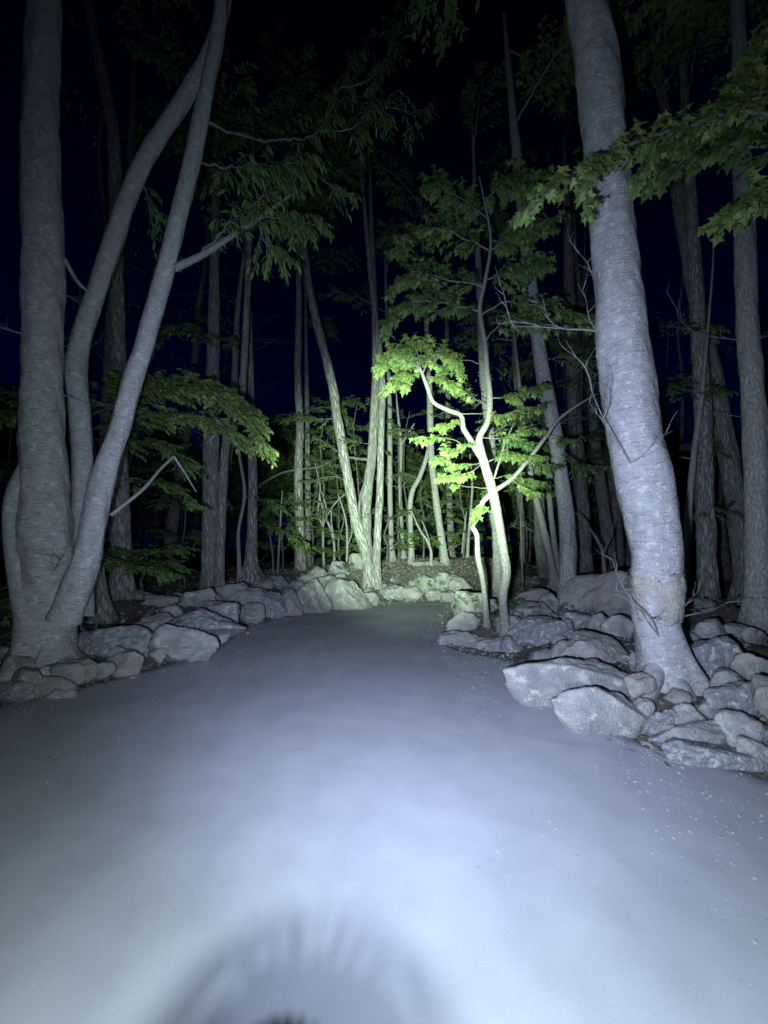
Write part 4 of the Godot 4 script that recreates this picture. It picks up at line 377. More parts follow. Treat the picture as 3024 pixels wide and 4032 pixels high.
const ROCKS := [
	{"name": "boulder", "label": "pale flat slab at the right foot of the left multi-stemmed tree", "at": [-2.908,0.28,-4.2], "size": [0.359,0.124,0.188], "moss": 0, "tilt": 0},
	{"name": "boulder", "label": "bright angular rock nearest the path below the pale flat slab", "at": [-2.515,0.136,-3.9], "size": [0.15,0.105,0.098], "moss": 0, "tilt": 0},
	{"name": "rock", "label": "small pale rock touching the bright angular rock on left verge", "at": [-2.662,0.203,-3.95], "size": [0.079,0.06,0.06], "moss": 0, "tilt": 0},
	{"name": "boulder", "label": "dark angular boulder with shadowed face at the left path edge", "at": [-2.146,0.239,-4.25], "size": [0.283,0.18,0.178], "moss": 0, "tilt": 0.25},
	{"name": "boulder", "label": "long pale boulder arching behind the dark angular boulder", "at": [-2.26,0.321,-4.9], "size": [0.443,0.151,0.231], "moss": 0, "tilt": 0},
	{"name": "boulder", "label": "dim rounded boulder left of the twin dark trunks", "at": [-4.018,0.399,-6.4], "size": [0.362,0.19,0.213], "moss": 0, "tilt": 0},
	{"name": "boulder", "label": "dim boulder right in front of the twin dark trunks", "at": [-2.846,0.466,-6], "size": [0.226,0.143,0.142], "moss": 0, "tilt": 0},
	{"name": "rock", "label": "small dim rock between two dim boulders on the left bank", "at": [-2.998,0.33,-5.6], "size": [0.15,0.093,0.093], "moss": 0, "tilt": 0},
	{"name": "boulder", "label": "smooth grey boulder right of the long arching boulder", "at": [-2.359,0.3,-5.7], "size": [0.321,0.162,0.187], "moss": 0, "tilt": 0},
	{"name": "boulder", "label": "grey lumpy rock at the foot of the twin trunks' right stem", "at": [-2.729,0.449,-7], "size": [0.255,0.15,0.156], "moss": 0, "tilt": 0},
	{"name": "boulder", "label": "grey rough rock below the flared dark tree", "at": [-2.394,0.413,-6.9], "size": [0.27,0.173,0.17], "moss": 0, "tilt": 0},
	{"name": "boulder", "label": "low grey rock on path edge left of the squared boulders", "at": [-2.183,0.213,-6.4], "size": [0.198,0.137,0.128], "moss": 0, "tilt": 0},
	{"name": "boulder", "label": "squared grey boulder in the left path edge row", "at": [-2.037,0.262,-7], "size": [0.311,0.225,0.205], "moss": 0, "tilt": 0},
	{"name": "boulder", "label": "upright pale boulder left of the big triangular boulder", "at": [-1.72,0.2,-7.2], "size": [0.232,0.248,0.182], "moss": 0, "tilt": 0},
	{"name": "boulder", "label": "big triangular pale boulder at the outside of the bend", "at": [-1.441,0.274,-7.6], "size": [0.358,0.412,0.291], "moss": 0, "tilt": -0.3},
	{"name": "boulder", "label": "big pale wedge boulder next to the triple-stemmed tree", "at": [-0.799,0.298,-8], "size": [0.496,0.371,0.331], "moss": 0, "tilt": 0.2},
	{"name": "rock", "label": "small rounded rock behind the squared boulders", "at": [-2.34,0.488,-8.6], "size": [0.198,0.134,0.127], "moss": 0, "tilt": 0},
	{"name": "rock", "label": "small dim rock by the flared roots", "at": [-2.502,0.456,-8.2], "size": [0.199,0.127,0.125], "moss": 0, "tilt": 0},
	{"name": "rock", "label": "flat grey rock right of the straight furrowed tree's foot", "at": [-1.566,0.611,-9], "size": [0.232,0.168,0.152], "moss": 0, "tilt": 0},
	{"name": "rock", "label": "little pale rock at the foot of the straight furrowed tree", "at": [-1.822,0.521,-8.8], "size": [0.155,0.094,0.095], "moss": 0, "tilt": 0},
	{"name": "boulder", "label": "rounded boulder behind the big wedge boulder", "at": [-1.136,0.726,-9.6], "size": [0.247,0.23,0.181], "moss": 0, "tilt": 0},
	{"name": "boulder", "label": "rounded pale boulder highest behind the triple-stemmed tree", "at": [-0.721,0.858,-10], "size": [0.231,0.227,0.173], "moss": 0, "tilt": 0},
	{"name": "boulder", "label": "broad flat pale boulder on top of the leaf mound", "at": [1.27,0.66,-11.3], "size": [0.567,0.211,0.302], "moss": 0, "tilt": 0},
	{"name": "boulder", "label": "mossy boulder on the front slope of the leaf mound", "at": [1.493,0.37,-9.8], "size": [0.397,0.286,0.261], "moss": 1, "tilt": 0},
	{"name": "boulder", "label": "mottled rock left of the mossy boulder on the mound", "at": [0.938,0.32,-9.6], "size": [0.311,0.242,0.211], "moss": 1, "tilt": 0},
	{"name": "rock", "label": "dark rock at the mound's foot beside the far path edge", "at": [0.676,0.179,-9], "size": [0.243,0.143,0.148], "moss": 0, "tilt": 0},
	{"name": "rock", "label": "dim rock at the right end of the leaf mound", "at": [1.858,0.294,-9.2], "size": [0.298,0.22,0.198], "moss": 0, "tilt": 0},
	{"name": "rock", "label": "small dark rock at the mound's foot", "at": [1.176,0.179,-9], "size": [0.206,0.119,0.125], "moss": 0, "tilt": 0},
	{"name": "boulder", "label": "bright pale boulder beside the forked sapling's small stem", "at": [1.313,0.325,-6.1], "size": [0.271,0.226,0.189], "moss": 1, "tilt": 0},
	{"name": "rock", "label": "low grey rock in front of the bright pale boulder", "at": [1.175,0.149,-5.7], "size": [0.221,0.157,0.145], "moss": 0, "tilt": 0},
	{"name": "rock", "label": "wide low rock on the path edge left of the forked sapling", "at": [1.099,0.014,-5.15], "size": [0.343,0.148,0.19], "moss": 0, "tilt": 0},
	{"name": "boulder", "label": "wide rough rock in front of the forked sapling", "at": [1.335,-0.03,-5], "size": [0.306,0.144,0.174], "moss": 0, "tilt": 0},
	{"name": "rock", "label": "pale rounded rock at the foot of the forked sapling", "at": [1.545,0.063,-4.85], "size": [0.123,0.108,0.088], "moss": 0, "tilt": 0},
	{"name": "boulder", "label": "rounded pale boulder right of the forked sapling", "at": [2.542,0.346,-6.8], "size": [0.32,0.18,0.192], "moss": 0, "tilt": 0},
	{"name": "boulder", "label": "rounded boulder left against the grey leaning tree", "at": [2.766,0.295,-6.4], "size": [0.198,0.178,0.143], "moss": 0, "tilt": 0},
	{"name": "boulder", "label": "half-buried grey boulder below the rounded pale boulder", "at": [2.254,0.24,-5.9], "size": [0.277,0.148,0.164], "moss": 1, "tilt": 0},
	{"name": "rock", "label": "small pale rock left of the rounded pale boulder", "at": [2.293,0.288,-6.6], "size": [0.124,0.113,0.09], "moss": 0, "tilt": 0},
	{"name": "boulder", "label": "large dark round boulder between leaning tree and big trunk", "at": [3.349,0.473,-6], "size": [0.501,0.381,0.337], "moss": 0, "tilt": 0},
	{"name": "rock", "label": "pale upright rock below the large dark round boulder", "at": [2.703,0.256,-5], "size": [0.187,0.158,0.131], "moss": 0, "tilt": 0},
	{"name": "rock", "label": "dim rock wedged left of the big trunk", "at": [2.876,0.284,-4.8], "size": [0.193,0.158,0.133], "moss": 0, "tilt": 0},
	{"name": "rock", "label": "low dusky rock between forked sapling and big front boulder", "at": [1.938,0.187,-5], "size": [0.368,0.164,0.206], "moss": 0, "tilt": 0},
	{"name": "boulder", "label": "pale boulder left of the big trunk's foot", "at": [2.042,0.234,-3.9], "size": [0.322,0.168,0.189], "moss": 0, "tilt": 0.15},
	{"name": "boulder", "label": "largest light boulder on the right path edge", "at": [1.548,0.19,-3.25], "size": [0.46,0.211,0.195], "moss": 0, "tilt": 0.22},
	{"name": "boulder", "label": "long smooth pale boulder sloping along the right path edge", "at": [1.588,0.094,-2.8], "size": [0.349,0.166,0.149], "moss": 0, "tilt": 0.42},
	{"name": "boulder", "label": "rounded pale boulder right of the big trunk's foot", "at": [2.768,0.302,-3.4], "size": [0.226,0.195,0.16], "moss": 0, "tilt": 0},
	{"name": "boulder", "label": "grey boulder at the right edge of view", "at": [2.934,0.271,-3.2], "size": [0.204,0.154,0.137], "moss": 0, "tilt": 0},
	{"name": "rock", "label": "small grey rock behind the big trunk's right side", "at": [3.51,0.366,-4.2], "size": [0.146,0.121,0.102], "moss": 0, "tilt": 0},
	{"name": "rock", "label": "low pale rock in front of the far right trunk", "at": [3.853,0.316,-4.3], "size": [0.264,0.124,0.15], "moss": 0, "tilt": 0},
	{"name": "boulder", "label": "pale boulder below the grey boulder at right edge", "at": [2.448,0.218,-2.75], "size": [0.203,0.11,0.121], "moss": 0, "tilt": 0},
	{"name": "boulder", "label": "boulder cut by the right edge of the photo", "at": [2.496,0.292,-2.6], "size": [0.12,0.101,0.084], "moss": 0, "tilt": 0},
	{"name": "rock", "label": "small round brownish rock on the right bank", "at": [2.23,0.142,-2.75], "size": [0.076,0.071,0.06], "moss": 0, "tilt": 0},
	{"name": "rock", "label": "grey rock over the big trunk's root", "at": [2.025,0.135,-2.7], "size": [0.128,0.087,0.082], "moss": 0, "tilt": 0},
	{"name": "rock", "label": "dull rock left of the rock over the root", "at": [1.882,0.087,-2.7], "size": [0.11,0.073,0.07], "moss": 0, "tilt": 0},
	{"name": "rock", "label": "little pale rock above the long smooth boulder", "at": [1.803,0.137,-2.8], "size": [0.063,0.054,0.06], "moss": 0, "tilt": 0},
	{"name": "rock", "label": "flat pale rock near the right path edge", "at": [2.002,0.102,-2.5], "size": [0.212,0.071,0.11], "moss": 0, "tilt": 0},
	{"name": "boulder", "label": "pale tilted boulder at the lower right", "at": [2.216,0.141,-2.45], "size": [0.176,0.104,0.108], "moss": 0, "tilt": 0.2},
	{"name": "rock", "label": "low flat rock along the lowest right path edge", "at": [1.866,0.068,-2.35], "size": [0.275,0.054,0.129], "moss": 0, "tilt": 0},
	{"name": "rock", "label": "grey rock against the foot of the left multi-stemmed tree", "at": [-2.756,0.149,-3.6], "size": [0.2,0.105,0.118], "moss": 0, "tilt": 0},
	{"name": "rock", "label": "low rock in front of the left multi-stemmed tree", "at": [-2.873,0.073,-3.4], "size": [0.198,0.079,0.107], "moss": 0, "tilt": 0},
	{"name": "rock", "label": "rough rock at the left edge of view", "at": [-3.194,0.195,-3.5], "size": [0.139,0.094,0.089], "moss": 0, "tilt": 0},
	{"name": "rock", "label": "flat rock at the left photo edge beside the path", "at": [-3.007,0.088,-3.25], "size": [0.141,0.057,0.077], "moss": 0, "tilt": 0},
	{"name": "rock", "label": "small dark rock left of the dark angular boulder", "at": [-2.313,0.167,-4.05], "size": [0.108,0.057,0.064], "moss": 0, "tilt": 0},
	{"name": "rock", "label": "dim flat rock behind the pale flat slab", "at": [-2.934,0.284,-5], "size": [0.234,0.107,0.132], "moss": 0, "tilt": 0},
	{"name": "rock", "label": "grey rock between tree foot and bright angular rock", "at": [-2.643,0.114,-3.7], "size": [0.123,0.065,0.072], "moss": 0, "tilt": 0},
	{"name": "rock", "label": "pale chip of rock above the bright angular rock", "at": [-2.661,0.173,-4.3], "size": [0.132,0.076,0.08], "moss": 0, "tilt": 0},
	{"name": "rock", "label": "thin low rock at the path edge right of dark angular boulder", "at": [-2.107,0.152,-5], "size": [0.187,0.077,0.102], "moss": 0, "tilt": 0},
	{"name": "rock", "label": "dim flat rock left of the small dim rock", "at": [-3.488,0.389,-6.1], "size": [0.246,0.123,0.143], "moss": 0, "tilt": 0},
	{"name": "rock", "label": "dim lump of rock beside the twin dark trunks", "at": [-2.879,0.349,-6.6], "size": [0.178,0.118,0.113], "moss": 0, "tilt": 0},
	{"name": "rock", "label": "rough rock on top of the squared boulder", "at": [-2.357,0.326,-7.4], "size": [0.199,0.141,0.13], "moss": 0, "tilt": 0},
	{"name": "rock", "label": "rough grey rock behind the upright pale boulder", "at": [-1.863,0.388,-8.3], "size": [0.224,0.165,0.149], "moss": 0, "tilt": 0},
	{"name": "rock", "label": "rock in the notch between triangular and wedge boulders", "at": [-1.229,0.436,-8.4], "size": [0.261,0.201,0.176], "moss": 0, "tilt": 0},
	{"name": "rock", "label": "rock at the front foot of the triple-stemmed tree", "at": [-0.387,0.175,-8.3], "size": [0.224,0.132,0.137], "moss": 0, "tilt": 0},
	{"name": "rock", "label": "weathered rock at the mound's left foot", "at": [0.218,0.189,-9], "size": [0.267,0.155,0.162], "moss": 0, "tilt": 0},
	{"name": "rock", "label": "rock at the mound's right foot", "at": [1.461,0.11,-8.8], "size": [0.237,0.128,0.141], "moss": 0, "tilt": 0},
	{"name": "rock", "label": "flat stone slab lowest on the left verge", "at": [-2.67,0.015,-3.35], "size": [0.155,0.059,0.083], "moss": 0, "tilt": 0},
	{"name": "rock", "label": "grey rock low before the left tree", "at": [-2.992,0.158,-3.35], "size": [0.133,0.067,0.077], "moss": 0, "tilt": 0},
	{"name": "rock", "label": "grey rock before the large dark round boulder", "at": [2.619,0.257,-5.3], "size": [0.178,0.119,0.113], "moss": 0, "tilt": 0},
	{"name": "rock", "label": "rock at the left of the big trunk's base", "at": [2.284,0.235,-3.5], "size": [0.139,0.091,0.088], "moss": 0, "tilt": 0},
	{"name": "rock", "label": "rock at the right of the big trunk's base", "at": [2.414,0.178,-3.2], "size": [0.148,0.104,0.096], "moss": 0, "tilt": 0},
	{"name": "rock", "label": "grey rock between two pale right boulders", "at": [2.576,0.245,-3], "size": [0.139,0.097,0.09], "moss": 0, "tilt": 0},
	{"name": "rock", "label": "low rock right of the long smooth boulder", "at": [1.813,0.057,-2.55], "size": [0.117,0.056,0.066], "moss": 0, "tilt": 0},
	{"name": "rock", "label": "rock in the gap above the long smooth boulder", "at": [1.913,0.211,-3], "size": [0.119,0.078,0.075], "moss": 0, "tilt": 0},
	{"name": "rock", "label": "rock at the lower right photo edge", "at": [2.129,0.099,-2.3], "size": [0.12,0.059,0.069], "moss": 0, "tilt": 0},
	{"name": "rock", "label": "mossy lump right of the forked sapling's foot", "at": [1.779,0.207,-5.4], "size": [0.217,0.142,0.138], "moss": 1, "tilt": 0},
	{"name": "rock", "label": "dull rock above the largest light boulder", "at": [2.261,0.198,-5], "size": [0.201,0.131,0.127], "moss": 0, "tilt": 0},
]
const SCAR := [[2.256,0.648,-3.25,0.157],[2.255,0.693,-3.25,0.178],[2.255,0.754,-3.25,0.185],[2.256,0.829,-3.25,0.187],[2.258,0.924,-3.25,0.191],[2.262,0.989,-3.25,0.188],[2.265,1.034,-3.25,0.168]]
const FALLEN := [[-2.9,-4.6,0.8,"dead stick lying between the left boulders"],[-2.6,-6.6,0.9,"dead branch on the left bank below the flared tree"],[-0.1,-9.6,0.8,"dead stick before the leaf mound"],[1.6,-9.7,0.9,"dead branch lying on the leaf mound"],[2.2,-5.1,0.8,"dead stick right of the forked sapling"],[1.35,-5.25,0.6,"thin dead twig leaning by the bright pale boulder"],[2.9,-3.4,0.7,"dead stick at the big trunk's right foot"],[-3.4,-3.4,0.7,"dead stick at the left tree's foot"],[3.4,-4.4,0.9,"dead branch on the right bank behind the big trunk"],[0.5,-10.4,1,"long dead branch at the top of the leaf mound"]]
const LOW := [[1.314,0.431,-6.000,0.16,"tuft of green leaves on the bright pale boulder"],
	[1.949,0.320,-6.000,0.28,"green leafy plant right of the forked sapling's small stem"],
	[1.491,0.251,-5.500,0.2,"low green plant between the forked sapling's two stems"],
	[2.505,0.267,-5.900,0.3,"green plants below the grey leaning tree"],
	[-0.935,0.721,-9.300,0.3,"pale leafy plant behind the big wedge boulder"],
	[2.802,0.233,-5.600,0.3,"dim green plants at the foot of the large dark boulder"]]

func _ready() -> void:
	# ---- camera
	var cam := Camera3D.new()
	cam.position = Vector3(0, 1.25, 0)
	cam.rotation_degrees = Vector3(5.07, 0, 0)
	cam.fov = 106.0
	cam.near = 0.02
	cam.far = 400.0
	cam.current = true
	var lens := CameraAttributesPhysical.new()
	lens.frustum_focal_length = 13.0
	lens.frustum_focus_distance = 8.0
	lens.exposure_aperture = 1.2
	cam.attributes = lens
	cam.fov = 106.0
	add_child(cam)
	# ---- night sky
	var sky_look := ProceduralSkyMaterial.new()
	sky_look.sky_top_color = Color(0.0, 0.0, 0.0)
	sky_look.sky_horizon_color = Color(0.008, 0.012, 0.15)
	sky_look.sky_curve = 0.4
	sky_look.ground_bottom_color = Color(0.0, 0.0, 0.0)
	sky_look.ground_horizon_color = Color(0.002, 0.004, 0.03)
	sky_look.sun_angle_max = 0.0
	var env := Environment.new()
	env.background_mode = Environment.BG_SKY
	env.sky = Sky.new()
	env.sky.sky_material = sky_look
	env.background_energy_multiplier = 1.0
	env.tonemap_mode = Environment.TONE_MAPPER_LINEAR
	env.tonemap_exposure = 1.0
	env.sdfgi_enabled = true
	env.ssao_enabled = true
	env.ssil_enabled = true
	var around := WorldEnvironment.new()
	around.environment = env
	add_child(around)
	# ---- the lamps of the bicycle: aim and strength
	var fork_lamp := Vector3(-0.21, 0.776, -0.30)
	var bar_lamp := Vector3(-0.17, 1.14, -0.02)
	lamp("fork_flood", fork_lamp, Vector3(-0.25, -0.1, -2.2), 88.0, 0.4, Color(0.90, 0.98, 1.0), 2.9, 0.01)
	lamp("bar_flood", bar_lamp, Vector3(1.9, 2.2, -4.0), 89.0, 0.9, Color(0.80, 0.885, 1.0), 9.0, 0.015)
	lamp("bar_beam", bar_lamp + Vector3(0.03, 0, 0), Vector3(0.6, 1.6, -5.3), 52.0, 1.0, Color(0.76, 0.805, 1.0), 23.0, 0.015)
	lamp("bar_spot", bar_lamp + Vector3(-0.03, 0, 0), Vector3(0.25, 2.05, -5.3), 22.5, 1.0, Color(0.87, 1.0, 0.88), 350.0, 0.015)

	# ---- helpers and materials
	noise.seed = 11
	noise.frequency = 1.0
	noise.fractal_octaves = 3
	fine.seed = 5
	fine.frequency = 1.0
	fine.fractal_octaves = 4
	rng.seed = 20240
	make_materials()
	for p in PATH_LEFT: path_polygon.append(Vector2(p[0], p[1]))
	for k in range(PATH_RIGHT.size() - 1, -1, -1): path_polygon.append(Vector2(PATH_RIGHT[k][0], PATH_RIGHT[k][1]))
	for a in BANK: bank_spots.append(Vector3(a[0], a[2], a[1]))
	# ---- setting
	make_ground()
	make_path()
	# ---- trees, then rocks, then the floor cover
	for t in TREES: make_tree(t)
	make_far_trees()
	make_scar()
	make_far_thicket()
	make_rocks()
	make_stones()
	make_low_plants()
	make_litter()
	make_grit()
	make_fallen_branches()
	make_bicycle(fork_lamp, bar_lamp)


func lamp(called: String, at: Vector3, aim: Vector3, half_angle: float, soft: float, tint: Color, energy: float, size: float) -> void:
	var l := SpotLight3D.new()
	l.name = called
	add_child(l, true)
	l.look_at_from_position(at, aim, Vector3.UP)
	l.spot_angle = half_angle
	l.spot_angle_attenuation = soft
	l.spot_range = 60.0
	l.spot_attenuation = 2.0
	l.light_color = tint
	l.light_energy = energy
	l.light_size = size
	l.shadow_enabled = true


# ------------------------------------------------------------------ naming
func numbered(called: String) -> String:
	var n: int = used.get(called, 0)
	used[called] = n + 1
	return called if n == 0 else "%s_%03d" % [called, n]

func thing(called: String, label: String, category: String, at: Vector3, group := "") -> Node3D:
	var o := Node3D.new()
	o.name = numbered(called)
	add_child(o)
	o.position = at
	tag(o, label, category, group)
	return o

func tag(o: Node, label: String, category: String, group := "", kind := "") -> void:
	if label: o.set_meta("label", label)
	if category: o.set_meta("category", category)
	if group: o.set_meta("group", group)
	if kind: o.set_meta("kind", kind)

func part(called: String, mesh: Mesh, material: Material, parent: Node, at := Vector3.ZERO) -> MeshInstance3D:
	var o := MeshInstance3D.new()
	o.name = called
	o.mesh = mesh
	o.material_override = material
	o.position = at
	parent.add_child(o, true)
	return o

func single(called: String, mesh: Mesh, material: Material, at := Vector3.ZERO) -> MeshInstance3D:
	var o := MeshInstance3D.new()
	o.name = numbered(called)
	o.mesh = mesh
	o.material_override = material
	add_child(o)
	o.position = at
	return o


# ------------------------------------------------------------------ materials
func speckle(size: int, coarse_frequency: float, fine_frequency: float, seed_value: int, low: Color, high: Color, mix_fine: float, patch := Color(0, 0, 0, 0), patch_above := 1.0) -> Array:
	var a := FastNoiseLite.new()
	a.seed = seed_value
	a.frequency = coarse_frequency
	a.fractal_octaves = 5
	var b := FastNoiseLite.new()
	b.seed = seed_value + 7
	b.frequency = fine_frequency
	b.fractal_octaves = 3
	var ia := a.get_seamless_image(size, size)
	var ib := b.get_seamless_image(size, size)
	var c := FastNoiseLite.new()
	c.seed = seed_value + 19
	c.frequency = coarse_frequency * 1.7
	c.fractal_octaves = 5
	var ic := c.get_seamless_image(size, size)
	var colour := Image.create(size, size, false, Image.FORMAT_RGB8)
	var height := Image.create(size, size, false, Image.FORMAT_R8)
	for y in size:
		for x in size:
			var f := ib.get_pixel(x, y).r
			var g := ia.get_pixel(x, y).r
			var t := clampf(lerpf(g, f, mix_fine), 0.0, 1.0)
			var col := low.lerp(high, t)
			if patch.a > 0.0:
				var w := smoothstep(patch_above, patch_above + 0.10, ic.get_pixel(x, y).r + (f - 0.5) * 0.35)
				col = col.lerp(patch, w * patch.a)
			colour.set_pixel(x, y, col)
			height.set_pixel(x, y, Color(t, t, t))
	return [ImageTexture.create_from_image(colour), ImageTexture.create_from_image(height)]

func furrows(seed_value: int, low: Color, high: Color, deep: float) -> Array:
	# bark: u runs round the trunk, v along it; plates drawn out along v
	var a := FastNoiseLite.new()
	a.seed = seed_value
	a.noise_type = FastNoiseLite.TYPE_SIMPLEX_SMOOTH
	a.fractal_type = FastNoiseLite.FRACTAL_RIDGED
	a.frequency = 0.016
	a.fractal_octaves = 3
	var b := FastNoiseLite.new()
	b.seed = seed_value + 3
	b.frequency = 0.03
	b.fractal_octaves = 5
	var ia := a.get_seamless_image(512, 512)
	var ib := b.get_seamless_image(512, 512)
	var colour := Image.create(512, 512, false, Image.FORMAT_RGB8)
	var height := Image.create(512, 512, false, Image.FORMAT_R8)
	for y in 512:
		for x in 512:
			var ridge := 1.0 - ia.get_pixel(x, y).r
			var f := ib.get_pixel(x, y).r
			var h := clampf(lerpf(f, smoothstep(0.15, 0.6, ridge), deep), 0.0, 1.0)
			colour.set_pixel(x, y, low.lerp(high, clampf(h * 0.75 + f * 0.35 - 0.05, 0.0, 1.0)))
			height.set_pixel(x, y, Color(h, h, h))
	return [ImageTexture.create_from_image(colour), ImageTexture.create_from_image(height)]

func creased_bark() -> Array:
	# mottled grey skin with short dark and pale creases running round the trunk and a few lichen rings
	var maps := speckle(1024, 0.009, 0.07, 31, lin(0.25, 0.25, 0.245), lin(0.43, 0.43, 0.42), 0.45, lin(0.47, 0.47, 0.44), 0.66)
	var colour: Image = maps[0].get_image()
	var height: Image = maps[1].get_image()
	var r := RandomNumberGenerator.new()
	r.seed = 99
	for k in 5200:
		var x := r.randi() % 1024
		var y := r.randi() % 1024
		var w := r.randi_range(8, 70)
		var dark := r.randf() < 0.6
		var amount := r.randf_range(0.05, 0.3)
		var bend := r.randf_range(-0.08, 0.08)
		for q in w:
			var px := (x + q) % 1024
			var edge := sin(PI * q / w) * amount
			for row in 2 + int(w > 40):
				var py := posmod(y + int(q * bend) + row, 1024)
				var c := colour.get_pixel(px, py)
				colour.set_pixel(px, py, c.lerp(lin(0.10, 0.10, 0.095) if dark else lin(0.50, 0.50, 0.48), edge))
				var t := height.get_pixel(px, py).r
				height.set_pixel(px, py, Color(1, 1, 1) * clampf(t + (-edge if dark else edge * 0.6), 0.0, 1.0))
	return [ImageTexture.create_from_image(colour), ImageTexture.create_from_image(height)]

func lit(maps: Array, scale: Vector3, relief: float, rough := 0.95, triplanar := true) -> StandardMaterial3D:
	var m := StandardMaterial3D.new()
	m.albedo_texture = maps[0]
	m.heightmap_enabled = true
	m.heightmap_texture = maps[1]
	m.heightmap_scale = relief
	m.roughness = rough
	m.metallic_specular = 0.3
	m.uv1_scale = scale
	if triplanar:
		m.uv1_triplanar = true
		m.uv1_world_triplanar = true
	return m

func lin(r: float, g: float, b: float) -> Color:
	return Color(r, g, b).linear_to_srgb()

func make_materials() -> void:
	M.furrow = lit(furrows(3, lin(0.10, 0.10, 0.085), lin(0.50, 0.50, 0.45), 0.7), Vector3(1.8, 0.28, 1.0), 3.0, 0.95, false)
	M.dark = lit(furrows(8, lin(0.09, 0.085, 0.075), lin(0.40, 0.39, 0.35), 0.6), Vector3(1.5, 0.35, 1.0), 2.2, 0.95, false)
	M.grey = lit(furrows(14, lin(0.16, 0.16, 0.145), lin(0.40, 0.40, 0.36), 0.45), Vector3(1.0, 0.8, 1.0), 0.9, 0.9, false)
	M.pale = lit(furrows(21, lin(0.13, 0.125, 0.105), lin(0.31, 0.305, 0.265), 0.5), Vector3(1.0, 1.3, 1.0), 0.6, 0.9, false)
	# smooth grey bark with fine creases that run round the trunk
	M.smooth = lit(creased_bark(), Vector3(0.5, 0.7, 1.0), 1.1, 0.9, false)
	M.scar = lit(speckle(512, 0.02, 0.08, 35, lin(0.22, 0.20, 0.16), lin(0.41, 0.395, 0.345), 0.5), Vector3(0.3, 1.5, 1.0), 1.6, 0.95, false)
	M.rock = lit(speckle(1024, 0.006, 0.09, 41, lin(0.10, 0.10, 0.095), lin(0.40, 0.40, 0.375), 0.5, lin(0.40, 0.41, 0.35), 0.64), Vector3(0.6, 0.6, 0.6), 1.6, 0.92)
	M.tan_rock = lit(speckle(1024, 0.008, 0.07, 43, lin(0.13, 0.125, 0.11), lin(0.44, 0.43, 0.375), 0.45, lin(0.20, 0.20, 0.19), 0.60), Vector3(0.5, 0.5, 0.5), 2.0, 0.92)
	M.slate_rock = lit(speckle(1024, 0.01, 0.06, 45, lin(0.09, 0.095, 0.10), lin(0.30, 0.31, 0.32), 0.5, lin(0.42, 0.43, 0.38), 0.63), Vector3(0.7, 0.7, 0.7), 2.0, 0.9)
	M.moss_rock = lit(speckle(1024, 0.006, 0.09, 47, lin(0.12, 0.12, 0.11), lin(0.44, 0.44, 0.41), 0.42, lin(0.05, 0.085, 0.02), 0.56), Vector3(0.6, 0.6, 0.6), 2.0, 0.95)
	M.soil = lit(speckle(1024, 0.012, 0.12, 53, lin(0.06, 0.054, 0.045), lin(0.27, 0.25, 0.215), 0.6), Vector3(0.6, 0.6, 0.6), 5.0, 1.0)
	M.path = lit(speckle(1024, 0.005, 0.30, 61, lin(0.25, 0.255, 0.28), lin(0.46, 0.465, 0.50), 0.72), Vector3(0.6, 0.6, 0.6), 0.18, 0.9)
	M.leaf = StandardMaterial3D.new()
	M.leaf.vertex_color_use_as_albedo = true
	M.leaf.roughness = 0.55
	M.leaf.metallic_specular = 0.35
	M.leaf.cull_mode = BaseMaterial3D.CULL_DISABLED
	M.leaf.backlight_enabled = true
	M.leaf.backlight = Color(0.5, 0.55, 0.3)
	M.litter = StandardMaterial3D.new()
	M.litter.vertex_color_use_as_albedo = true
	M.litter.roughness = 0.9
	M.litter.cull_mode = BaseMaterial3D.CULL_DISABLED
	for p in [["rubber", 0.03, 0.9, 0.0], ["black_metal", 0.04, 0.4, 0.6], ["alloy", 0.5, 0.35, 1.0]]:
		var m := StandardMaterial3D.new()
		m.albedo_color = lin(p[1], p[1], p[1])
		m.roughness = p[2]
		m.metallic = p[3]
		M[p[0]] = m
	var glow := StandardMaterial3D.new()
	glow.albedo_color = Color(0.9, 0.9, 0.9)
	glow.emission_enabled = true
	glow.emission = Color(0.85, 0.92, 1.0)
	glow.emission_energy_multiplier = 3.0
	M.glow = glow


# ------------------------------------------------------------------ shapes
func done(h: Heap, smooth := true) -> ArrayMesh:
	var a := []
	a.resize(Mesh.ARRAY_MAX)
	a[Mesh.ARRAY_VERTEX] = h.v
	a[Mesh.ARRAY_INDEX] = h.i
	if h.c.size() == h.v.size() and h.c.size(): a[Mesh.ARRAY_COLOR] = h.c
	if h.u.size() == h.v.size() and h.u.size(): a[Mesh.ARRAY_TEX_UV] = h.u
	var m := ArrayMesh.new()
	if not smooth:
		m.add_surface_from_arrays(Mesh.PRIMITIVE_TRIANGLES, a)
		return m
	var n := PackedVector3Array()
	n.resize(h.v.size())
	for k in range(0, h.i.size(), 3):
		var p := h.i[k]
		var q := h.i[k + 1]
		var r := h.i[k + 2]
		var f := (h.v[r] - h.v[p]).cross(h.v[q] - h.v[p])
		n[p] += f
		n[q] += f
		n[r] += f
	for k in n.size(): n[k] = n[k].normalized()
	a[Mesh.ARRAY_NORMAL] = n
	m.add_surface_from_arrays(Mesh.PRIMITIVE_TRIANGLES, a)
	return m

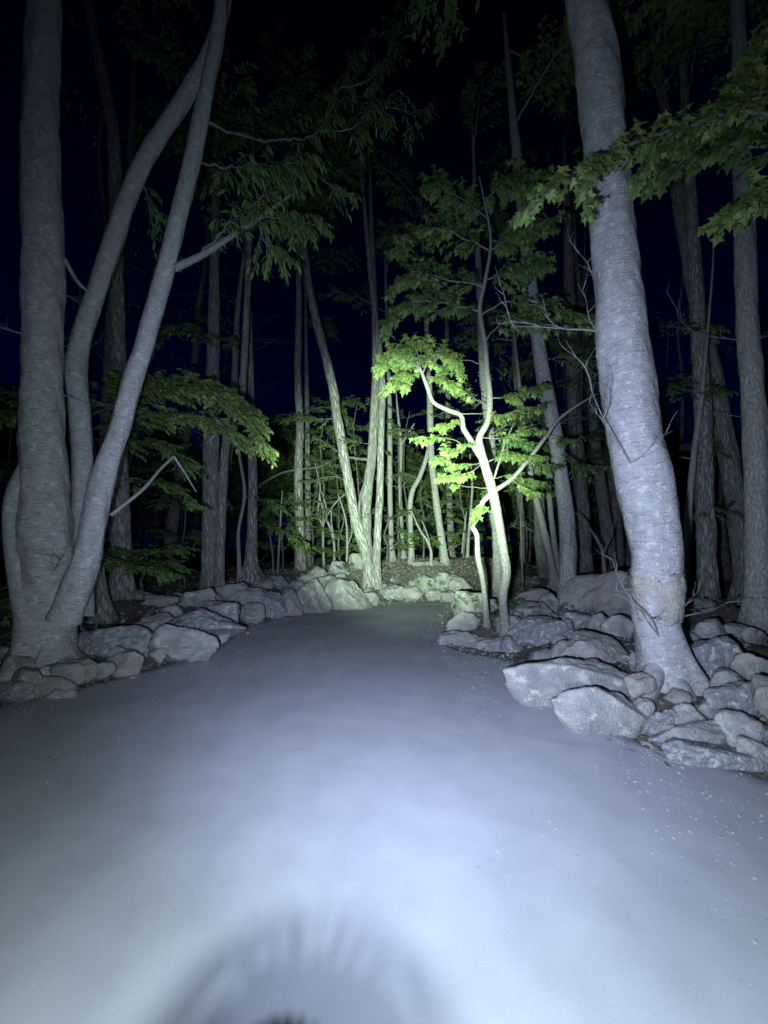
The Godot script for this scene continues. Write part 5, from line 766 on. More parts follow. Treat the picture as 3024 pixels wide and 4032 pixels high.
func spline(pts: Array, step: float) -> Array:
	# Catmull-Rom through [x, y, z, radius]; gives [Vector3, radius]
	var out := []
	var n := pts.size()
	for k in n - 1:
		var p := []
		for j in [-1, 0, 1, 2]:
			var s: Array = pts[clampi(k + j, 0, n - 1)]
			p.append(Vector4(s[0], s[1], s[2], s[3]))
		var a: Vector4 = p[1]
		var b: Vector4 = p[2]
		var length := Vector3(a.x - b.x, a.y - b.y, a.z - b.z).length()
		var count := clampi(int(ceil(length / step)), 1, 60)
		for c in count + (1 if k == n - 2 else 0):
			var t := float(c) / count
			var q: Vector4 = 0.5 * (2.0 * p[1] + (p[2] - p[0]) * t + (2.0 * p[0] - 5.0 * p[1] + 4.0 * p[2] - p[3]) * t * t + (3.0 * p[1] - p[0] - 3.0 * p[2] + p[3]) * t * t * t)
			out.append([Vector3(q.x, q.y, q.z), maxf(q.w, 0.001)])
	return out

func tube(h: Heap, path: Array, sides: int, rough: float, turn: float, flare_y := -99.0) -> void:
	# path: [Vector3, radius]; a skin with lumps and, near the ground, root flare
	var first := h.v.size()
	var n := path.size()
	var run := 0.0
	var side := Vector3.RIGHT
	var around := TAU * float(path[n / 2][1])
	var turns: float = maxf(1.0, roundf(around / 0.45))
	for k in n:
		var p: Vector3 = path[k][0]
		var r: float = path[k][1]
		var t: Vector3 = (path[mini(k + 1, n - 1)][0] - path[maxi(k - 1, 0)][0]).normalized()
		if k > 0: run += p.distance_to(path[k - 1][0])
		side = (side - t * side.dot(t)).normalized()
		var up := t.cross(side)
		for j in sides + 1:
			var a := TAU * j / sides
			var d := side * cos(a) + up * sin(a)
			var s := 1.0
			if rough > 0.0:
				s += rough * noise.get_noise_3d(cos(a) * 0.9 + turn, p.y * 1.6 + sin(a) * 0.9, run * 0.5 + turn * 3.0)
				s += rough * 0.5 * noise.get_noise_3d(cos(a) * 2.4 - turn, sin(a) * 2.4, run * 3.0)
			if flare_y > -50.0:
				var low := clampf(1.0 - (p.y - flare_y) / 0.55, 0.0, 1.3)
				s += low * low * (0.12 + 0.26 * maxf(0.0, sin(a * 4.0 + turn * 5.0 + sin(a * 2.0 + turn))))
			h.v.append(p + d * r * s)
			h.u.append(Vector2(turns * j / sides, run))
	for k in n - 1:
		for j in sides:
			var a := first + k * (sides + 1) + j
			var b := a + sides + 1
			h.i.append_array([a, a + 1, b, b, a + 1, b + 1])
	# close the tip
	var tip := h.v.size()
	h.v.append(path[n - 1][0])
	h.u.append(Vector2(0.5, run))
	for j in sides:
		h.i.append_array([first + (n - 1) * (sides + 1) + j, first + (n - 1) * (sides + 1) + j + 1, tip])

func moved(pts: Array, base: Vector3) -> Array:
	var out := []
	for p in pts: out.append([p[0] - base.x, p[1] - base.y, p[2] - base.z, p[3]])
	return out

func outline(kind: String) -> Array:
	match kind:
		"maple": return [[0.0, 0.03], [0.33, 0.0], [0.26, 0.22], [0.56, 0.47], [0.23, 0.57], [0.0, 1.0]]
		"ash": return [[0.0, 0.0], [0.13, 0.3], [0.11, 0.7], [0.0, 1.0]]
	return [[0.0, 0.0], [0.2, 0.2], [0.27, 0.48], [0.16, 0.78], [0.0, 1.0]]

func leaf(h: Heap, at: Vector3, along: Vector3, facing: Vector3, size: float, kind: String, tint: Color) -> void:
	var o := outline(kind)
	var d := along.normalized()
	var s := d.cross(facing).normalized()
	var f := s.cross(d)
	var first := h.v.size()
	var curl := rng.randf_range(0.05, 0.3)
	var fold := rng.randf_range(0.1, 0.45)
	h.v.append(at + (d * 0.45 - f * curl * 0.2) * size)
	h.c.append(tint)
	for p in o: 
		h.v.append(at + (s * p[0] + d * p[1] + f * (p[0] * fold - p[1] * p[1] * curl)) * size)
		h.c.append(tint)
	for k in range(o.size() - 2, 0, -1):
		var p: Array = o[k]
		h.v.append(at + (-s * p[0] + d * p[1] + f * (p[0] * fold - p[1] * p[1] * curl)) * size)
		h.c.append(tint)
	var ring := h.v.size() - first - 1
	for k in ring: h.i.append_array([first, first + 1 + k, first + 1 + (k + 1) % ring])

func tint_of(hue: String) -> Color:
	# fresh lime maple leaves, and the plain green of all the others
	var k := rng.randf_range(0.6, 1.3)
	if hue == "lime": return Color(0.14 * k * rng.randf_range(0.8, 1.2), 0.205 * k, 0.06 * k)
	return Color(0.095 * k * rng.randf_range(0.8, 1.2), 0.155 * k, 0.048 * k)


# ------------------------------------------------------------------ ground
func off_path(x: float, z: float) -> float:
	# metres from the path's edge, below zero on it
	var p := Vector2(x, z)
	var best := 1e9
	for k in path_polygon.size():
		best = minf(best, p.distance_to(Geometry2D.get_closest_point_to_segment(p, path_polygon[k], path_polygon[(k + 1) % path_polygon.size()])))
	return -best if Geometry2D.is_point_in_polygon(p, path_polygon) else best

func ground_at(x: float, z: float) -> float:
	var off := off_path(x, z)
	var sum := 0.25 * 0.02
	var weight := 0.02
	for s in bank_spots:
		var d2 := (s.x - x) * (s.x - x) + (s.z - z) * (s.z - z)
		if d2 < 36.0:
			var w := 1.0 / (d2 * d2 + 0.004)
			sum += w * s.y
			weight += w
	var y := sum / weight
	var share := smoothstep(0.0, 0.45, off)
	y = y * share - 0.035 * (1.0 - smoothstep(-0.12, 0.02, off))
	return y + share * (0.05 * noise.get_noise_2d(x * 1.1, z * 1.1) + 0.02 * fine.get_noise_2d(x * 4.0, z * 4.0))

func make_ground() -> void:
	var xs := []
	var zs := []
	var x := 0.0
	var grow := 0.1
	while x < 150.0:
		xs.append(x)
		if x > 0.0: xs.append(-x)
		grow *= 1.0 if x < 5.5 else 1.09
		x += grow
	xs.sort()
	var z := 4.0
	grow = 0.1
	while z > -150.0:
		zs.append(z)
		grow *= 1.0 if z > -10.5 else 1.07
		z -= grow
	zs.push_front(12.0)
	zs.push_front(60.0)
	var h := Heap.new()
	for zz in zs:
		for xx in xs:
			h.v.append(Vector3(xx, ground_at(xx, zz), zz))
	var w := xs.size()
	for r in zs.size() - 1:
		for c in w - 1:
			var a := r * w + c
			h.i.append_array([a, a + w, a + 1, a + 1, a + w, a + w + 1])
	var g := single("ground", done(h), M.soil)
	tag(g, "dark leaf-strewn forest floor rising from the path", "", "", "structure")

func resample(pts: Array, count: int) -> Array:
	var flat := []
	for p in pts: flat.append([p[0], 0.0, p[1], 0.0])
	var dense := spline(flat, 0.08)
	var run := [0.0]
	for k in range(1, dense.size()): run.append(run[-1] + dense[k][0].distance_to(dense[k - 1][0]))
	var out := []
	var j := 0
	for k in count:
		var s: float = run[-1] * k / (count - 1)
		while j < run.size() - 2 and run[j + 1] < s: j += 1
		var t: float = (s - run[j]) / maxf(run[j + 1] - run[j], 1e-6)
		out.append(dense[j][0].lerp(dense[j + 1][0], clampf(t, 0.0, 1.0)))
	return out

func make_path() -> void:
	var a := resample(PATH_LEFT, 160)
	var b := resample(PATH_RIGHT, 160)
	var h := Heap.new()
	var across := 40
	for k in 160:
		for j in across + 1:
			var t := float(j) / across
			var p: Vector3 = a[k].lerp(b[k], t)
			var rim := minf(t, 1.0 - t)
			p += (b[k] - a[k]).normalized() * (0.05 * noise.get_noise_2d(p.x * 3.0, p.z * 3.0)) * clampf(1.0 - rim * 12.0, 0.0, 1.0)
			p.y = 0.012 * noise.get_noise_2d(p.x * 0.9 + 40.0, p.z * 0.9) + 0.004 * fine.get_noise_2d(p.x * 5.0, p.z * 5.0) + 0.012 * (4.0 * t * (1.0 - t)) - (0.045 if j == 0 or j == across else 0.0)
			h.v.append(p)
	for k in 159:
		for j in across:
			var q := k * (across + 1) + j
			h.i.append_array([q, q + across + 1, q + 1, q + 1, q + across + 1, q + across + 2])
	var o := single("path", done(h), M.path)
	tag(o, "smooth pale blue-grey path curving right between the boulders", "", "", "structure")


# ------------------------------------------------------------------ trees
func make_tree(t: Dictionary) -> void:
	var s0: Array = t.stems[0][1]
	var base := Vector3(s0[1][0], s0[1][1], s0[1][2])
	var o := thing(t.name, t.label, t.cat, base, t.group)
	rng.seed = hash(t.label)
	var material: Material = M[t.bark]
	for s in t.stems:
		var pts := moved(s[1], base)
		var thick := 0.0
		for p in pts: thick = maxf(thick, p[3])
		var fat := thick > 0.12
		var line := spline(pts, 0.07 if fat else 0.06)
		var h := Heap.new()
		tube(h, line, 28 if thick > 0.2 else (18 if thick > 0.06 else 8), 0.16 if s[0] != "limb" else 0.22, rng.randf() * 9.0, (0.0 if s[0] == "trunk" and pts[0][1] < -0.2 else -99.0))
		part(s[0], done(h), material, o)
	var leaves := Heap.new()
	var left: int = t.parts
	for b in t.boughs: left = bough(o, moved(b[0], base), b[1], b[2], b[3], b[4], b[5], b[6], b[7], b[8], material, leaves, left)
	# the crown above the frame
	var main: Array = moved(s0, base)
	if t.crown > 0:
		var top: Array = main[-1]
		var under: Array = main[-3] if main.size() > 3 else main[0]
		for k in t.crown:
			var f: float = (k + 0.5) / t.crown
			var from := Vector3(under[0], under[1], under[2]).lerp(Vector3(top[0], top[1], top[2]), 0.35 + 0.65 * f)
			var a := rng.randf() * TAU
			var reach := rng.randf_range(1.3, 2.2)
			var to := from + Vector3(cos(a), 0.25, sin(a)) * reach
			var mid := from.lerp(to, 0.5) + Vector3(0, 0.15, 0)
			bough(o, [[from.x, from.y, from.z, 0.0], [mid.x, mid.y, mid.z, 0.0], [to.x, to.y, to.z, 0.0]], 0.022, "oval", 12, 0.8, 8, 0.11, "green", 0.2, material, leaves, 0)
	for k in t.twigs:
		var f := rng.randf_range(0.12, 0.6)
		var at: Array = main[clampi(int(f * main.size()), 1, main.size() - 2)]
		var a := rng.randf() * TAU
		var start := Vector3(at[0], at[1], at[2])
		var reach := rng.randf_range(0.35, 1.1)
		var h := Heap.new()
		twiggy(h, start, Vector3(cos(a), rng.randf_range(-0.1, 0.6), sin(a)).normalized(), reach, 0.007 + reach * 0.004, 2)
		part("twig", done(h), material, o)
	if leaves.v.size():
		var f := part("crown", done(leaves, false), M.leaf, o)
		f.set_meta("kind", "stuff")

func twiggy(h: Heap, at: Vector3, along: Vector3, reach: float, r: float, deep: int) -> void:
	var pts := []
	var p := at
	var d := along
	for k in 5:
		pts.append([p.x, p.y, p.z, r * (1.0 - 0.2 * k)])
		d = (d + Vector3(rng.randf_range(-0.3, 0.3), rng.randf_range(-0.22, 0.3), rng.randf_range(-0.3, 0.3))).normalized()
		if deep > 0 and k > 0: twiggy(h, p, (d + Vector3(rng.randf_range(-1, 1), rng.randf_range(-0.6, 0.8), rng.randf_range(-1, 1)) * 0.8).normalized(), reach * 0.42, r * 0.5, deep - 1)
		p += d * reach * 0.22
	tube(h, spline(pts, reach * 0.12), 4 if r < 0.006 else 5, 0.0, 0.0)

func bough(o: Node3D, pts: Array, r: float, kind: String, twigs: int, reach: float, per: int, size: float, hue: String, t0: float, material: Material, leaves: Heap, left: int) -> int:
	var n := pts.size()
	for k in n: pts[k][3] = r * (1.0 - 0.75 * k / (n - 1))
	twigs = int(twigs * 1.8)
	size *= 1.15
	var line := spline(pts, 0.05)
	# a branch is never quite even
	for k in line.size():
		var p: Vector3 = line[k][0]
		line[k][0] = p + Vector3(noise.get_noise_2d(p.x * 4.0, p.z * 4.0 + 9.0), noise.get_noise_2d(p.x * 4.0 + 30.0, p.y * 4.0), noise.get_noise_2d(p.z * 4.0, p.y * 4.0 + 60.0)) * 0.035 * minf(1.0, k / 6.0)
	var h := Heap.new()
	tube(h, line, 6, 0.0, 0.0)
	for k in twigs:
		var t := lerpf(t0, 1.0, (k + rng.randf()) / twigs)
		var j := clampi(int(t * (line.size() - 1)), 0, line.size() - 1)
		var at: Vector3 = line[j][0]
		var tangent: Vector3 = (line[mini(j + 1, line.size() - 1)][0] - line[maxi(j - 1, 0)][0]).normalized()
		var aside := tangent.cross(Vector3.UP).normalized() * (1.0 if k % 2 == 0 else -1.0)
		var d := (tangent * rng.randf_range(0.4, 1.1) + aside * rng.randf_range(0.35, 1.0) + Vector3.UP * rng.randf_range(-0.3, 0.3)).normalized()
		var l := reach * rng.randf_range(0.55, 1.1) * (1.0 - 0.3 * t)
		left = sprig(o, h, at, d, l, kind, per, size, hue, leaves, left)
		if rng.randf() < 0.7:
			var d2 := (d + Vector3(rng.randf_range(-0.8, 0.8), rng.randf_range(-0.2, 0.2), rng.randf_range(-0.8, 0.8))).normalized()
			left = sprig(o, h, at.lerp(at + d * l * 0.5 + Vector3(0, -(0.5 if kind == "ash" else 0.16) * l * 0.2, 0), 0.8), d2, l * 0.6, kind, per - 2, size, hue, leaves, left)
	part("branch", done(h), material, o)
	return left

func sprig(o: Node3D, h: Heap, at: Vector3, d: Vector3, l: float, kind: String, per: int, size: float, hue: String, leaves: Heap, left: int) -> int:
	var droop := 0.5 if kind == "ash" else 0.16
	var mid := at + d * l * 0.5 + Vector3(0, -droop * l * 0.2, 0)
	var end := at + d * l + Vector3(0, -droop * l, 0)
	tube(h, [[at, 0.0032], [mid, 0.0024], [end, 0.0012]], 4, 0.0, 0.0)
	var aside := d.cross(Vector3.UP).normalized()
	for k in maxi(per, 2):
		var t := lerpf(0.25, 1.0, float(k) / maxi(per - 1, 1))
		var p := at.lerp(mid, t * 2.0) if t < 0.5 else mid.lerp(end, t * 2.0 - 1.0)
		var flip := 1.0 if k % 2 == 0 else -1.0
		var s := size * rng.randf_range(0.65, 1.2)
		var along: Vector3
		var facing: Vector3
		if kind == "ash":
			along = d * 0.35 + aside * flip * rng.randf_range(0.1, 0.7) + Vector3(rng.randf_range(-0.2, 0.2), -rng.randf_range(0.5, 1.1), rng.randf_range(-0.2, 0.2))
			facing = Vector3(rng.randf_range(-1, 1), 0.4, rng.randf_range(0.1, 1.2))
		elif kind == "maple":
			along = d * rng.randf_range(0.3, 0.9) + aside * flip * rng.randf_range(0.2, 1.0) + Vector3(0, -rng.randf_range(0.15, 0.9), 0.25 * rng.randf())
			facing = Vector3(rng.randf_range(-0.5, 0.5), 1.0, rng.randf_range(-0.1, 1.0))
		else:
			along = d * rng.randf_range(0.4, 0.9) + aside * flip * rng.randf_range(0.4, 1.0) + Vector3(0, -rng.randf_range(0.0, 0.45), 0)
			facing = Vector3(rng.randf_range(-0.45, 0.45), 1.0, rng.randf_range(-0.2, 0.7))
		if left > 0:
			left -= 1
			one_leaf(o, p, along, facing, s, kind, hue)
		else:
			leaf(leaves, p, along, facing, s, kind, tint_of(hue))
	return left

func one_leaf(o: Node3D, at: Vector3, along: Vector3, facing: Vector3, size: float, kind: String, hue: String) -> void:
	var key := kind + hue
	if not leaf_models.has(key):
		leaf_models[key] = []
		for k in 8:
			var h := Heap.new()
			leaf(h, Vector3.ZERO, Vector3(0, 1, 0), Vector3(0, 0, 1), 1.0, kind, tint_of(hue))
			leaf_models[key].append(done(h, false))
	var d := along.normalized()
	var s := d.cross(facing).normalized()
	var f := s.cross(d)
	var m := part("leaf", leaf_models[key][rng.randi() % 8], M.leaf, o)
	m.transform = Transform3D(Basis(s * size, d * size, f * size), at)

func make_far_trees() -> void:
	rng.seed = 991
	var models := []
	for k in 7:
		var h := Heap.new()
		var pts := []
		var tall := rng.randf_range(9.0, 14.0)
		var lean := rng.randf_range(-0.09, 0.09)
		var r := rng.randf_range(0.06, 0.2)
		for j in 8:
			var y := -0.4 + tall * j / 7.0
			pts.append([lean * y + rng.randf_range(-0.12, 0.12) * (1.0 if j > 1 else 0.2), y, rng.randf_range(-0.1, 0.1), r * (1.0 - 0.11 * j) * (1.25 if j == 0 else 1.0)])
		tube(h, spline(pts, 0.3), 10, 0.18, k * 2.1, 0.0)
		var g := Heap.new()
		for j in 9:
			var y := rng.randf_range(0.8, tall * 0.7)
			var a := rng.randf() * TAU
			twiggy(g, Vector3(lean * y, y, 0), Vector3(cos(a), 0.3, sin(a)).normalized(), rng.randf_range(0.6, 1.8), 0.016, 2)
		var lv := Heap.new()
		for j in 5:
			var y := rng.randf_range(1.2, tall * 0.9)
			var a := rng.randf() * TAU
			var from := Vector3(lean * y, y, 0)
			for q in 90:
				var f := rng.randf()
				var p := from + Vector3(cos(a), 0.2 - 0.25 * f, sin(a)) * f * 1.9 + Vector3(rng.randf_range(-0.5, 0.5), rng.randf_range(-0.1, 0.14), rng.randf_range(-0.5, 0.5)) * (0.4 + f)
				leaf(lv, p, Vector3(rng.randf_range(-1, 1), -0.3, rng.randf_range(-1, 1)), Vector3(rng.randf_range(-0.5, 0.5), 1, rng.randf_range(-0.5, 0.5)), rng.randf_range(0.07, 0.11), "oval", tint_of("green"))
		models.append([done(h), done(g), done(lv, false)])
	var spots := []
	var tries := 0
	while spots.size() < 54 and tries < 4000:
		tries += 1
		var z := -rng.randf_range(10.5, 27.0)
		var x := rng.randf_range(-1.15, 1.15) * absf(z)
		if tries % 12 == 0:
			z = -rng.randf_range(7.5, 11.0)
			x = (-1.0 if tries % 24 == 0 else 1.0) * rng.randf_range(6.0, 11.0)
		var ok := off_path(x, z) > 0.8
		for s in spots:
			if Vector2(x, z).distance_to(s) < 0.7: ok = false
		for s in bank_spots:
			if Vector2(x, z).distance_to(Vector2(s.x, s.z)) < 0.6: ok = false
		# the open strip of sky over the bend
		if absf(x / absf(z) + 0.02) < 0.34: ok = false
		if ok: spots.append(Vector2(x, z))
	for k in spots.size():
		var s: Vector2 = spots[k]
		var where := "deep in the dark wood beyond the bend"
		if s.x < -0.55 * absf(s.y): where = "deep in the dark wood on the left"
		elif s.x > 0.55 * absf(s.y): where = "deep in the dark wood on the right"
		var o := thing("woodland_tree", "slender dim tree " + where, "tree", Vector3(s.x, ground_at(s.x, s.y), s.y), "slender trees " + where)
		var model: Array = models[k % models.size()]
		part("trunk", model[0], M.dark if k % 3 else M.grey, o)
		part("branch", model[1], M.dark, o).set_meta("kind", "stuff")
		var c := part("crown", model[2], M.leaf, o)
		c.set_meta("kind", "stuff")
		o.rotation.y = rng.randf() * TAU


func make_scar() -> void:
	# the tan band of bare wood round the foot of the big trunk
	var tree_node := get_node("big_grey_tree") as Node3D
	var line := spline(moved(SCAR, tree_node.position), 0.02)
	var h := Heap.new()
	tube(h, line, 40, 0.16, 1.0)
	# ragged upper and lower edges
	var rows := line.size()
	for k in rows:
		var rim := absf(2.0 * k / (rows - 1) - 1.0)
		for j in 41:
			var a := TAU * j / 40.0
			h.v[k * 41 + j].y += rim * (0.06 * noise.get_noise_2d(cos(a) * 1.6 + k, sin(a) * 1.6) + 0.02 * noise.get_noise_2d(cos(a) * 6.0, sin(a) * 6.0 + k))
	for e in [[1, 0.010], [rows - 2, 0.014]]:
		var loop := []
		for j in 41: loop.append([h.v[int(e[0]) * 41 + j] + Vector3(0, 0.012 * noise.get_noise_2d(j * 0.9, float(e[0])), 0), e[1] * (1.0 + 0.7 * noise.get_noise_2d(j * 0.6, 3.0 + float(e[0])))])
		var lip := Heap.new()
		tube(lip, loop, 7, 0.0, 0.0)
		part("bark_lip", done(lip), M.smooth, tree_node)
	part("bark_scar", done(h), M.scar, tree_node).set_meta("label", "tan band of bare scarred wood")

func make_far_thicket() -> void:
	rng.seed = 66
	var h := Heap.new()
	leaf(h, Vector3.ZERO, Vector3(0, 1, 0), Vector3(0, 0, 1), 1.0, "oval", Color(1, 1, 1))
	var mm := MultiMesh.new()
	mm.transform_format = MultiMesh.TRANSFORM_3D
	mm.use_colors = true
	mm.mesh = done(h, false)
	mm.instance_count = 46000
	for k in 46000:
		var a := rng.randf_range(-1.25, 1.25)
		var far := rng.randf_range(24.0, 34.0)
		var top := 7.5 + 3.0 * noise.get_noise_1d(a * 6.0) + 1.5 * noise.get_noise_1d(a * 25.0)
		var y := 0.2 + top * sqrt(rng.randf())
		var b := Basis.from_euler(Vector3(rng.randf() * TAU, rng.randf() * TAU, rng.randf() * TAU)).scaled(Vector3.ONE * rng.randf_range(0.3, 0.6))
		mm.set_instance_transform(k, Transform3D(b, Vector3(sin(a) * far, y, -cos(a) * far)))
		mm.set_instance_color(k, tint_of("green"))
	var o := MultiMeshInstance3D.new()
	o.name = "distant_thicket"
	o.multimesh = mm
	o.material_override = M.litter
	add_child(o)
	tag(o, "black mass of distant undergrowth behind all the trunks", "undergrowth", "", "stuff")


# ------------------------------------------------------------------ rocks
func ball(level: int) -> Array:
	var f := (1.0 + sqrt(5.0)) / 2.0
	var v := []
	for p in [[-1, f, 0], [1, f, 0], [-1, -f, 0], [1, -f, 0], [0, -1, f], [0, 1, f], [0, -1, -f], [0, 1, -f], [f, 0, -1], [f, 0, 1], [-f, 0, -1], [-f, 0, 1]]: v.append(Vector3(p[0], p[1], p[2]).normalized())
	var t := [0, 11, 5, 0, 5, 1, 0, 1, 7, 0, 7, 10, 0, 10, 11, 1, 5, 9, 5, 11, 4, 11, 10, 2, 10, 7, 6, 7, 1, 8, 3, 9, 4, 3, 4, 2, 3, 2, 6, 3, 6, 8, 3, 8, 9, 4, 9, 5, 2, 4, 11, 6, 2, 10, 8, 6, 7, 9, 8, 1]
	for l in level:
		var mid := {}
		var nt := []
		for k in range(0, t.size(), 3):
			var m := []
			for e in 3:
				var a: int = t[k + e]
				var b: int = t[k + (e + 1) % 3]
				var key := mini(a, b) * 100000 + maxi(a, b)
				if not mid.has(key):
					mid[key] = v.size()
					v.append((v[a] + v[b]).normalized())
				m.append(mid[key])
			nt.append_array([t[k], m[0], m[2], m[0], t[k + 1], m[1], m[2], m[1], t[k + 2], m[0], m[1], m[2]])
		t = nt
	return [v, t]

func rock_mesh(sphere: Array, size: Vector3, seed_value: int) -> ArrayMesh:
	# a ball cut by planes, the edges worn and the faces pitted
	rng.seed = seed_value
	var planes := []
	for k in 11:
		var n := Vector3(rng.randf_range(-1, 1), rng.randf_range(-0.8, 1), rng.randf_range(-1, 1)).normalized()
		planes.append([n, rng.randf_range(0.55, 0.95)])
	planes.append([Vector3(rng.randf_range(-0.3, 0.3), 1, rng.randf_range(-0.1, 0.4)).normalized(), rng.randf_range(0.7, 0.9)])
	planes.append([Vector3(rng.randf_range(-0.4, 0.4), rng.randf_range(0, 0.4), 1).normalized(), rng.randf_range(0.65, 0.85)])
	var h := Heap.new()
	var off := Vector3(rng.randf() * 50, rng.randf() * 50, 0)
	var least := 1e9
	for d in sphere[0]:
		var r := 1.15
		for p in planes:
			var c: float = p[0].dot(d)
			if c > 0.05:
				var q: float = p[1] / c
				var k := 0.055
				var w := clampf(0.5 + 0.5 * (r - q) / k, 0.0, 1.0)
				r = lerpf(r, q, w) - k * w * (1.0 - w)
		r += 0.12 * noise.get_noise_3dv(d * 1.1 + off) + 0.045 * noise.get_noise_3dv(d * 3.2 + off) + 0.012 * fine.get_noise_3dv(d * 11.0 + off)
		h.v.append(d * r * 1.12 * size)
	for k in range(0, sphere[1].size(), 3): h.i.append_array([sphere[1][k], sphere[1][k + 2], sphere[1][k + 1]])
	return done(h)

func make_rocks() -> void:
	var big := ball(4)
	var small := ball(3)
	var n := 0
	for r in ROCKS:
		n += 1
		var size := Vector3(r.size[0], r.size[1] * 1.25, r.size[2])
		var m := rock_mesh(big if maxf(size.x, size.y) > 0.2 else small, size, 700 + n * 13)
		var o := single(r.name, m, M.moss_rock if r.moss else [M.rock, M.rock, M.tan_rock, M.slate_rock][(n * 7) % 4], Vector3(r.at[0], r.at[1] - r.size[1] * 0.3, r.at[2]))
		tag(o, r.label, "boulder" if r.name == "boulder" else "rock", "boulders and rocks lining the path")
		o.rotation.z = -r.tilt

func make_stones() -> void:
	var sphere := ball(2)
	var models := []
	for k in 9: models.append(rock_mesh(sphere, Vector3(1.0, 0.7, 0.9), 4000 + k))
	rng.seed = 5150
	var made := 0
	var tries := 0
	while made < 290 and tries < 12000:
		tries += 1
		var z := -rng.randf_range(2.0, 10.5)
		var x := rng.randf_range(-5.0, 5.0)
		var off := off_path(x, z)
		if off < -0.02 or off > 2.2: continue
		var s := (0.025 + 0.14 * pow(rng.randf(), 2.2)) * (1.0 if off > 0.08 else 0.45)
		var side := "left" if x < -0.6 + 0.0 * z else "right"
		if z < -8.2: side = "far"
		var label := {"left": "small grey stone in the rubble on the left verge", "right": "small grey stone in the rubble on the right verge", "far": "small grey stone at the foot of the mound beyond the bend"}
		var o := single("stone", models[made % 9], [M.rock, M.tan_rock, M.slate_rock][made % 3], Vector3(x, ground_at(x, z) + s * 0.25, z))
		o.rotation = Vector3(rng.randf_range(-0.3, 0.3), rng.randf() * TAU, rng.randf_range(-0.3, 0.3))
		o.scale = Vector3.ONE * s
		tag(o, label[side], "stone", "loose stones, " + side + " verge")
		made += 1

func make_low_plants() -> void:
	rng.seed = 321
	for p in LOW:
		var at := Vector3(p[0], p[1], p[2])
		var o := thing("low_plant", p[4], "plant", at, "low green plants among the rocks")
		var h := Heap.new()
		var lv := Heap.new()
		for k in 16:
			var a := rng.randf() * TAU
			var d := Vector3(cos(a), rng.randf_range(0.5, 1.6), sin(a)).normalized()
			var l: float = p[3] * rng.randf_range(0.5, 1.0)
			var root: Vector3 = Vector3(cos(a), 0, sin(a)) * p[3] * rng.randf() * 0.6 + Vector3(0, -0.03, 0)
			sprig(o, h, root, d, l, "oval", 9, 0.05, "green", lv, 0)
		part("stem", done(h), M.grey, o)
		var f := part("foliage", done(lv, false), M.leaf, o)
		f.set_meta("kind", "stuff")

func make_litter() -> void:
	rng.seed = 8088
	var h := Heap.new()
	leaf(h, Vector3(0, 0, -0.5), Vector3(0, 0, 1), Vector3(0.0, 1, 0), 1.0, "oval", Color(1, 1, 1))
	var model := done(h, false)
	var places := []
	var tries := 0
	while places.size() < 32000 and tries < 120000:
		tries += 1
		var z := -rng.randf_range(1.6, 15.0)
		var x := rng.randf_range(-1.15, 1.15) * absf(z)
		if tries % 5 < 2:
			z = -rng.randf_range(8.2, 13.0)
			x = rng.randf_range(-3.5, 4.0)
		var off := off_path(x, z)
		if off < -0.05 and rng.randf() > 0.7 * clampf(1.0 + off / (0.25 + 0.3 * noise.get_noise_2d(x * 2.0, z * 2.0)), 0.0, 1.0): continue
		places.append(Vector3(x, (ground_at(x, z) if off > 0.0 else 0.006 + 0.006 * rng.randf()), z))
	var mm := MultiMesh.new()
	mm.transform_format = MultiMesh.TRANSFORM_3D
	mm.use_colors = true
	mm.mesh = model
	mm.instance_count = places.size()
	for k in places.size():
		var s := rng.randf_range(0.035, 0.09)
		var b := Basis.from_euler(Vector3(rng.randf_range(-0.5, 0.5), rng.randf() * TAU, rng.randf_range(-0.6, 0.6))).scaled(Vector3.ONE * s)
		mm.set_instance_transform(k, Transform3D(b, places[k] + Vector3(0, 0.012, 0)))
		var g := rng.randf_range(0.10, 0.38)
		mm.set_instance_color(k, Color(g * 1.05, g * 0.95, g * 0.74))
	var o := MultiMeshInstance3D.new()
	o.name = "leaf_litter"
	o.multimesh = mm
	o.material_override = M.litter
	add_child(o)
	tag(o, "dry fallen leaves scattered over the forest floor and path edges", "leaves", "", "stuff")


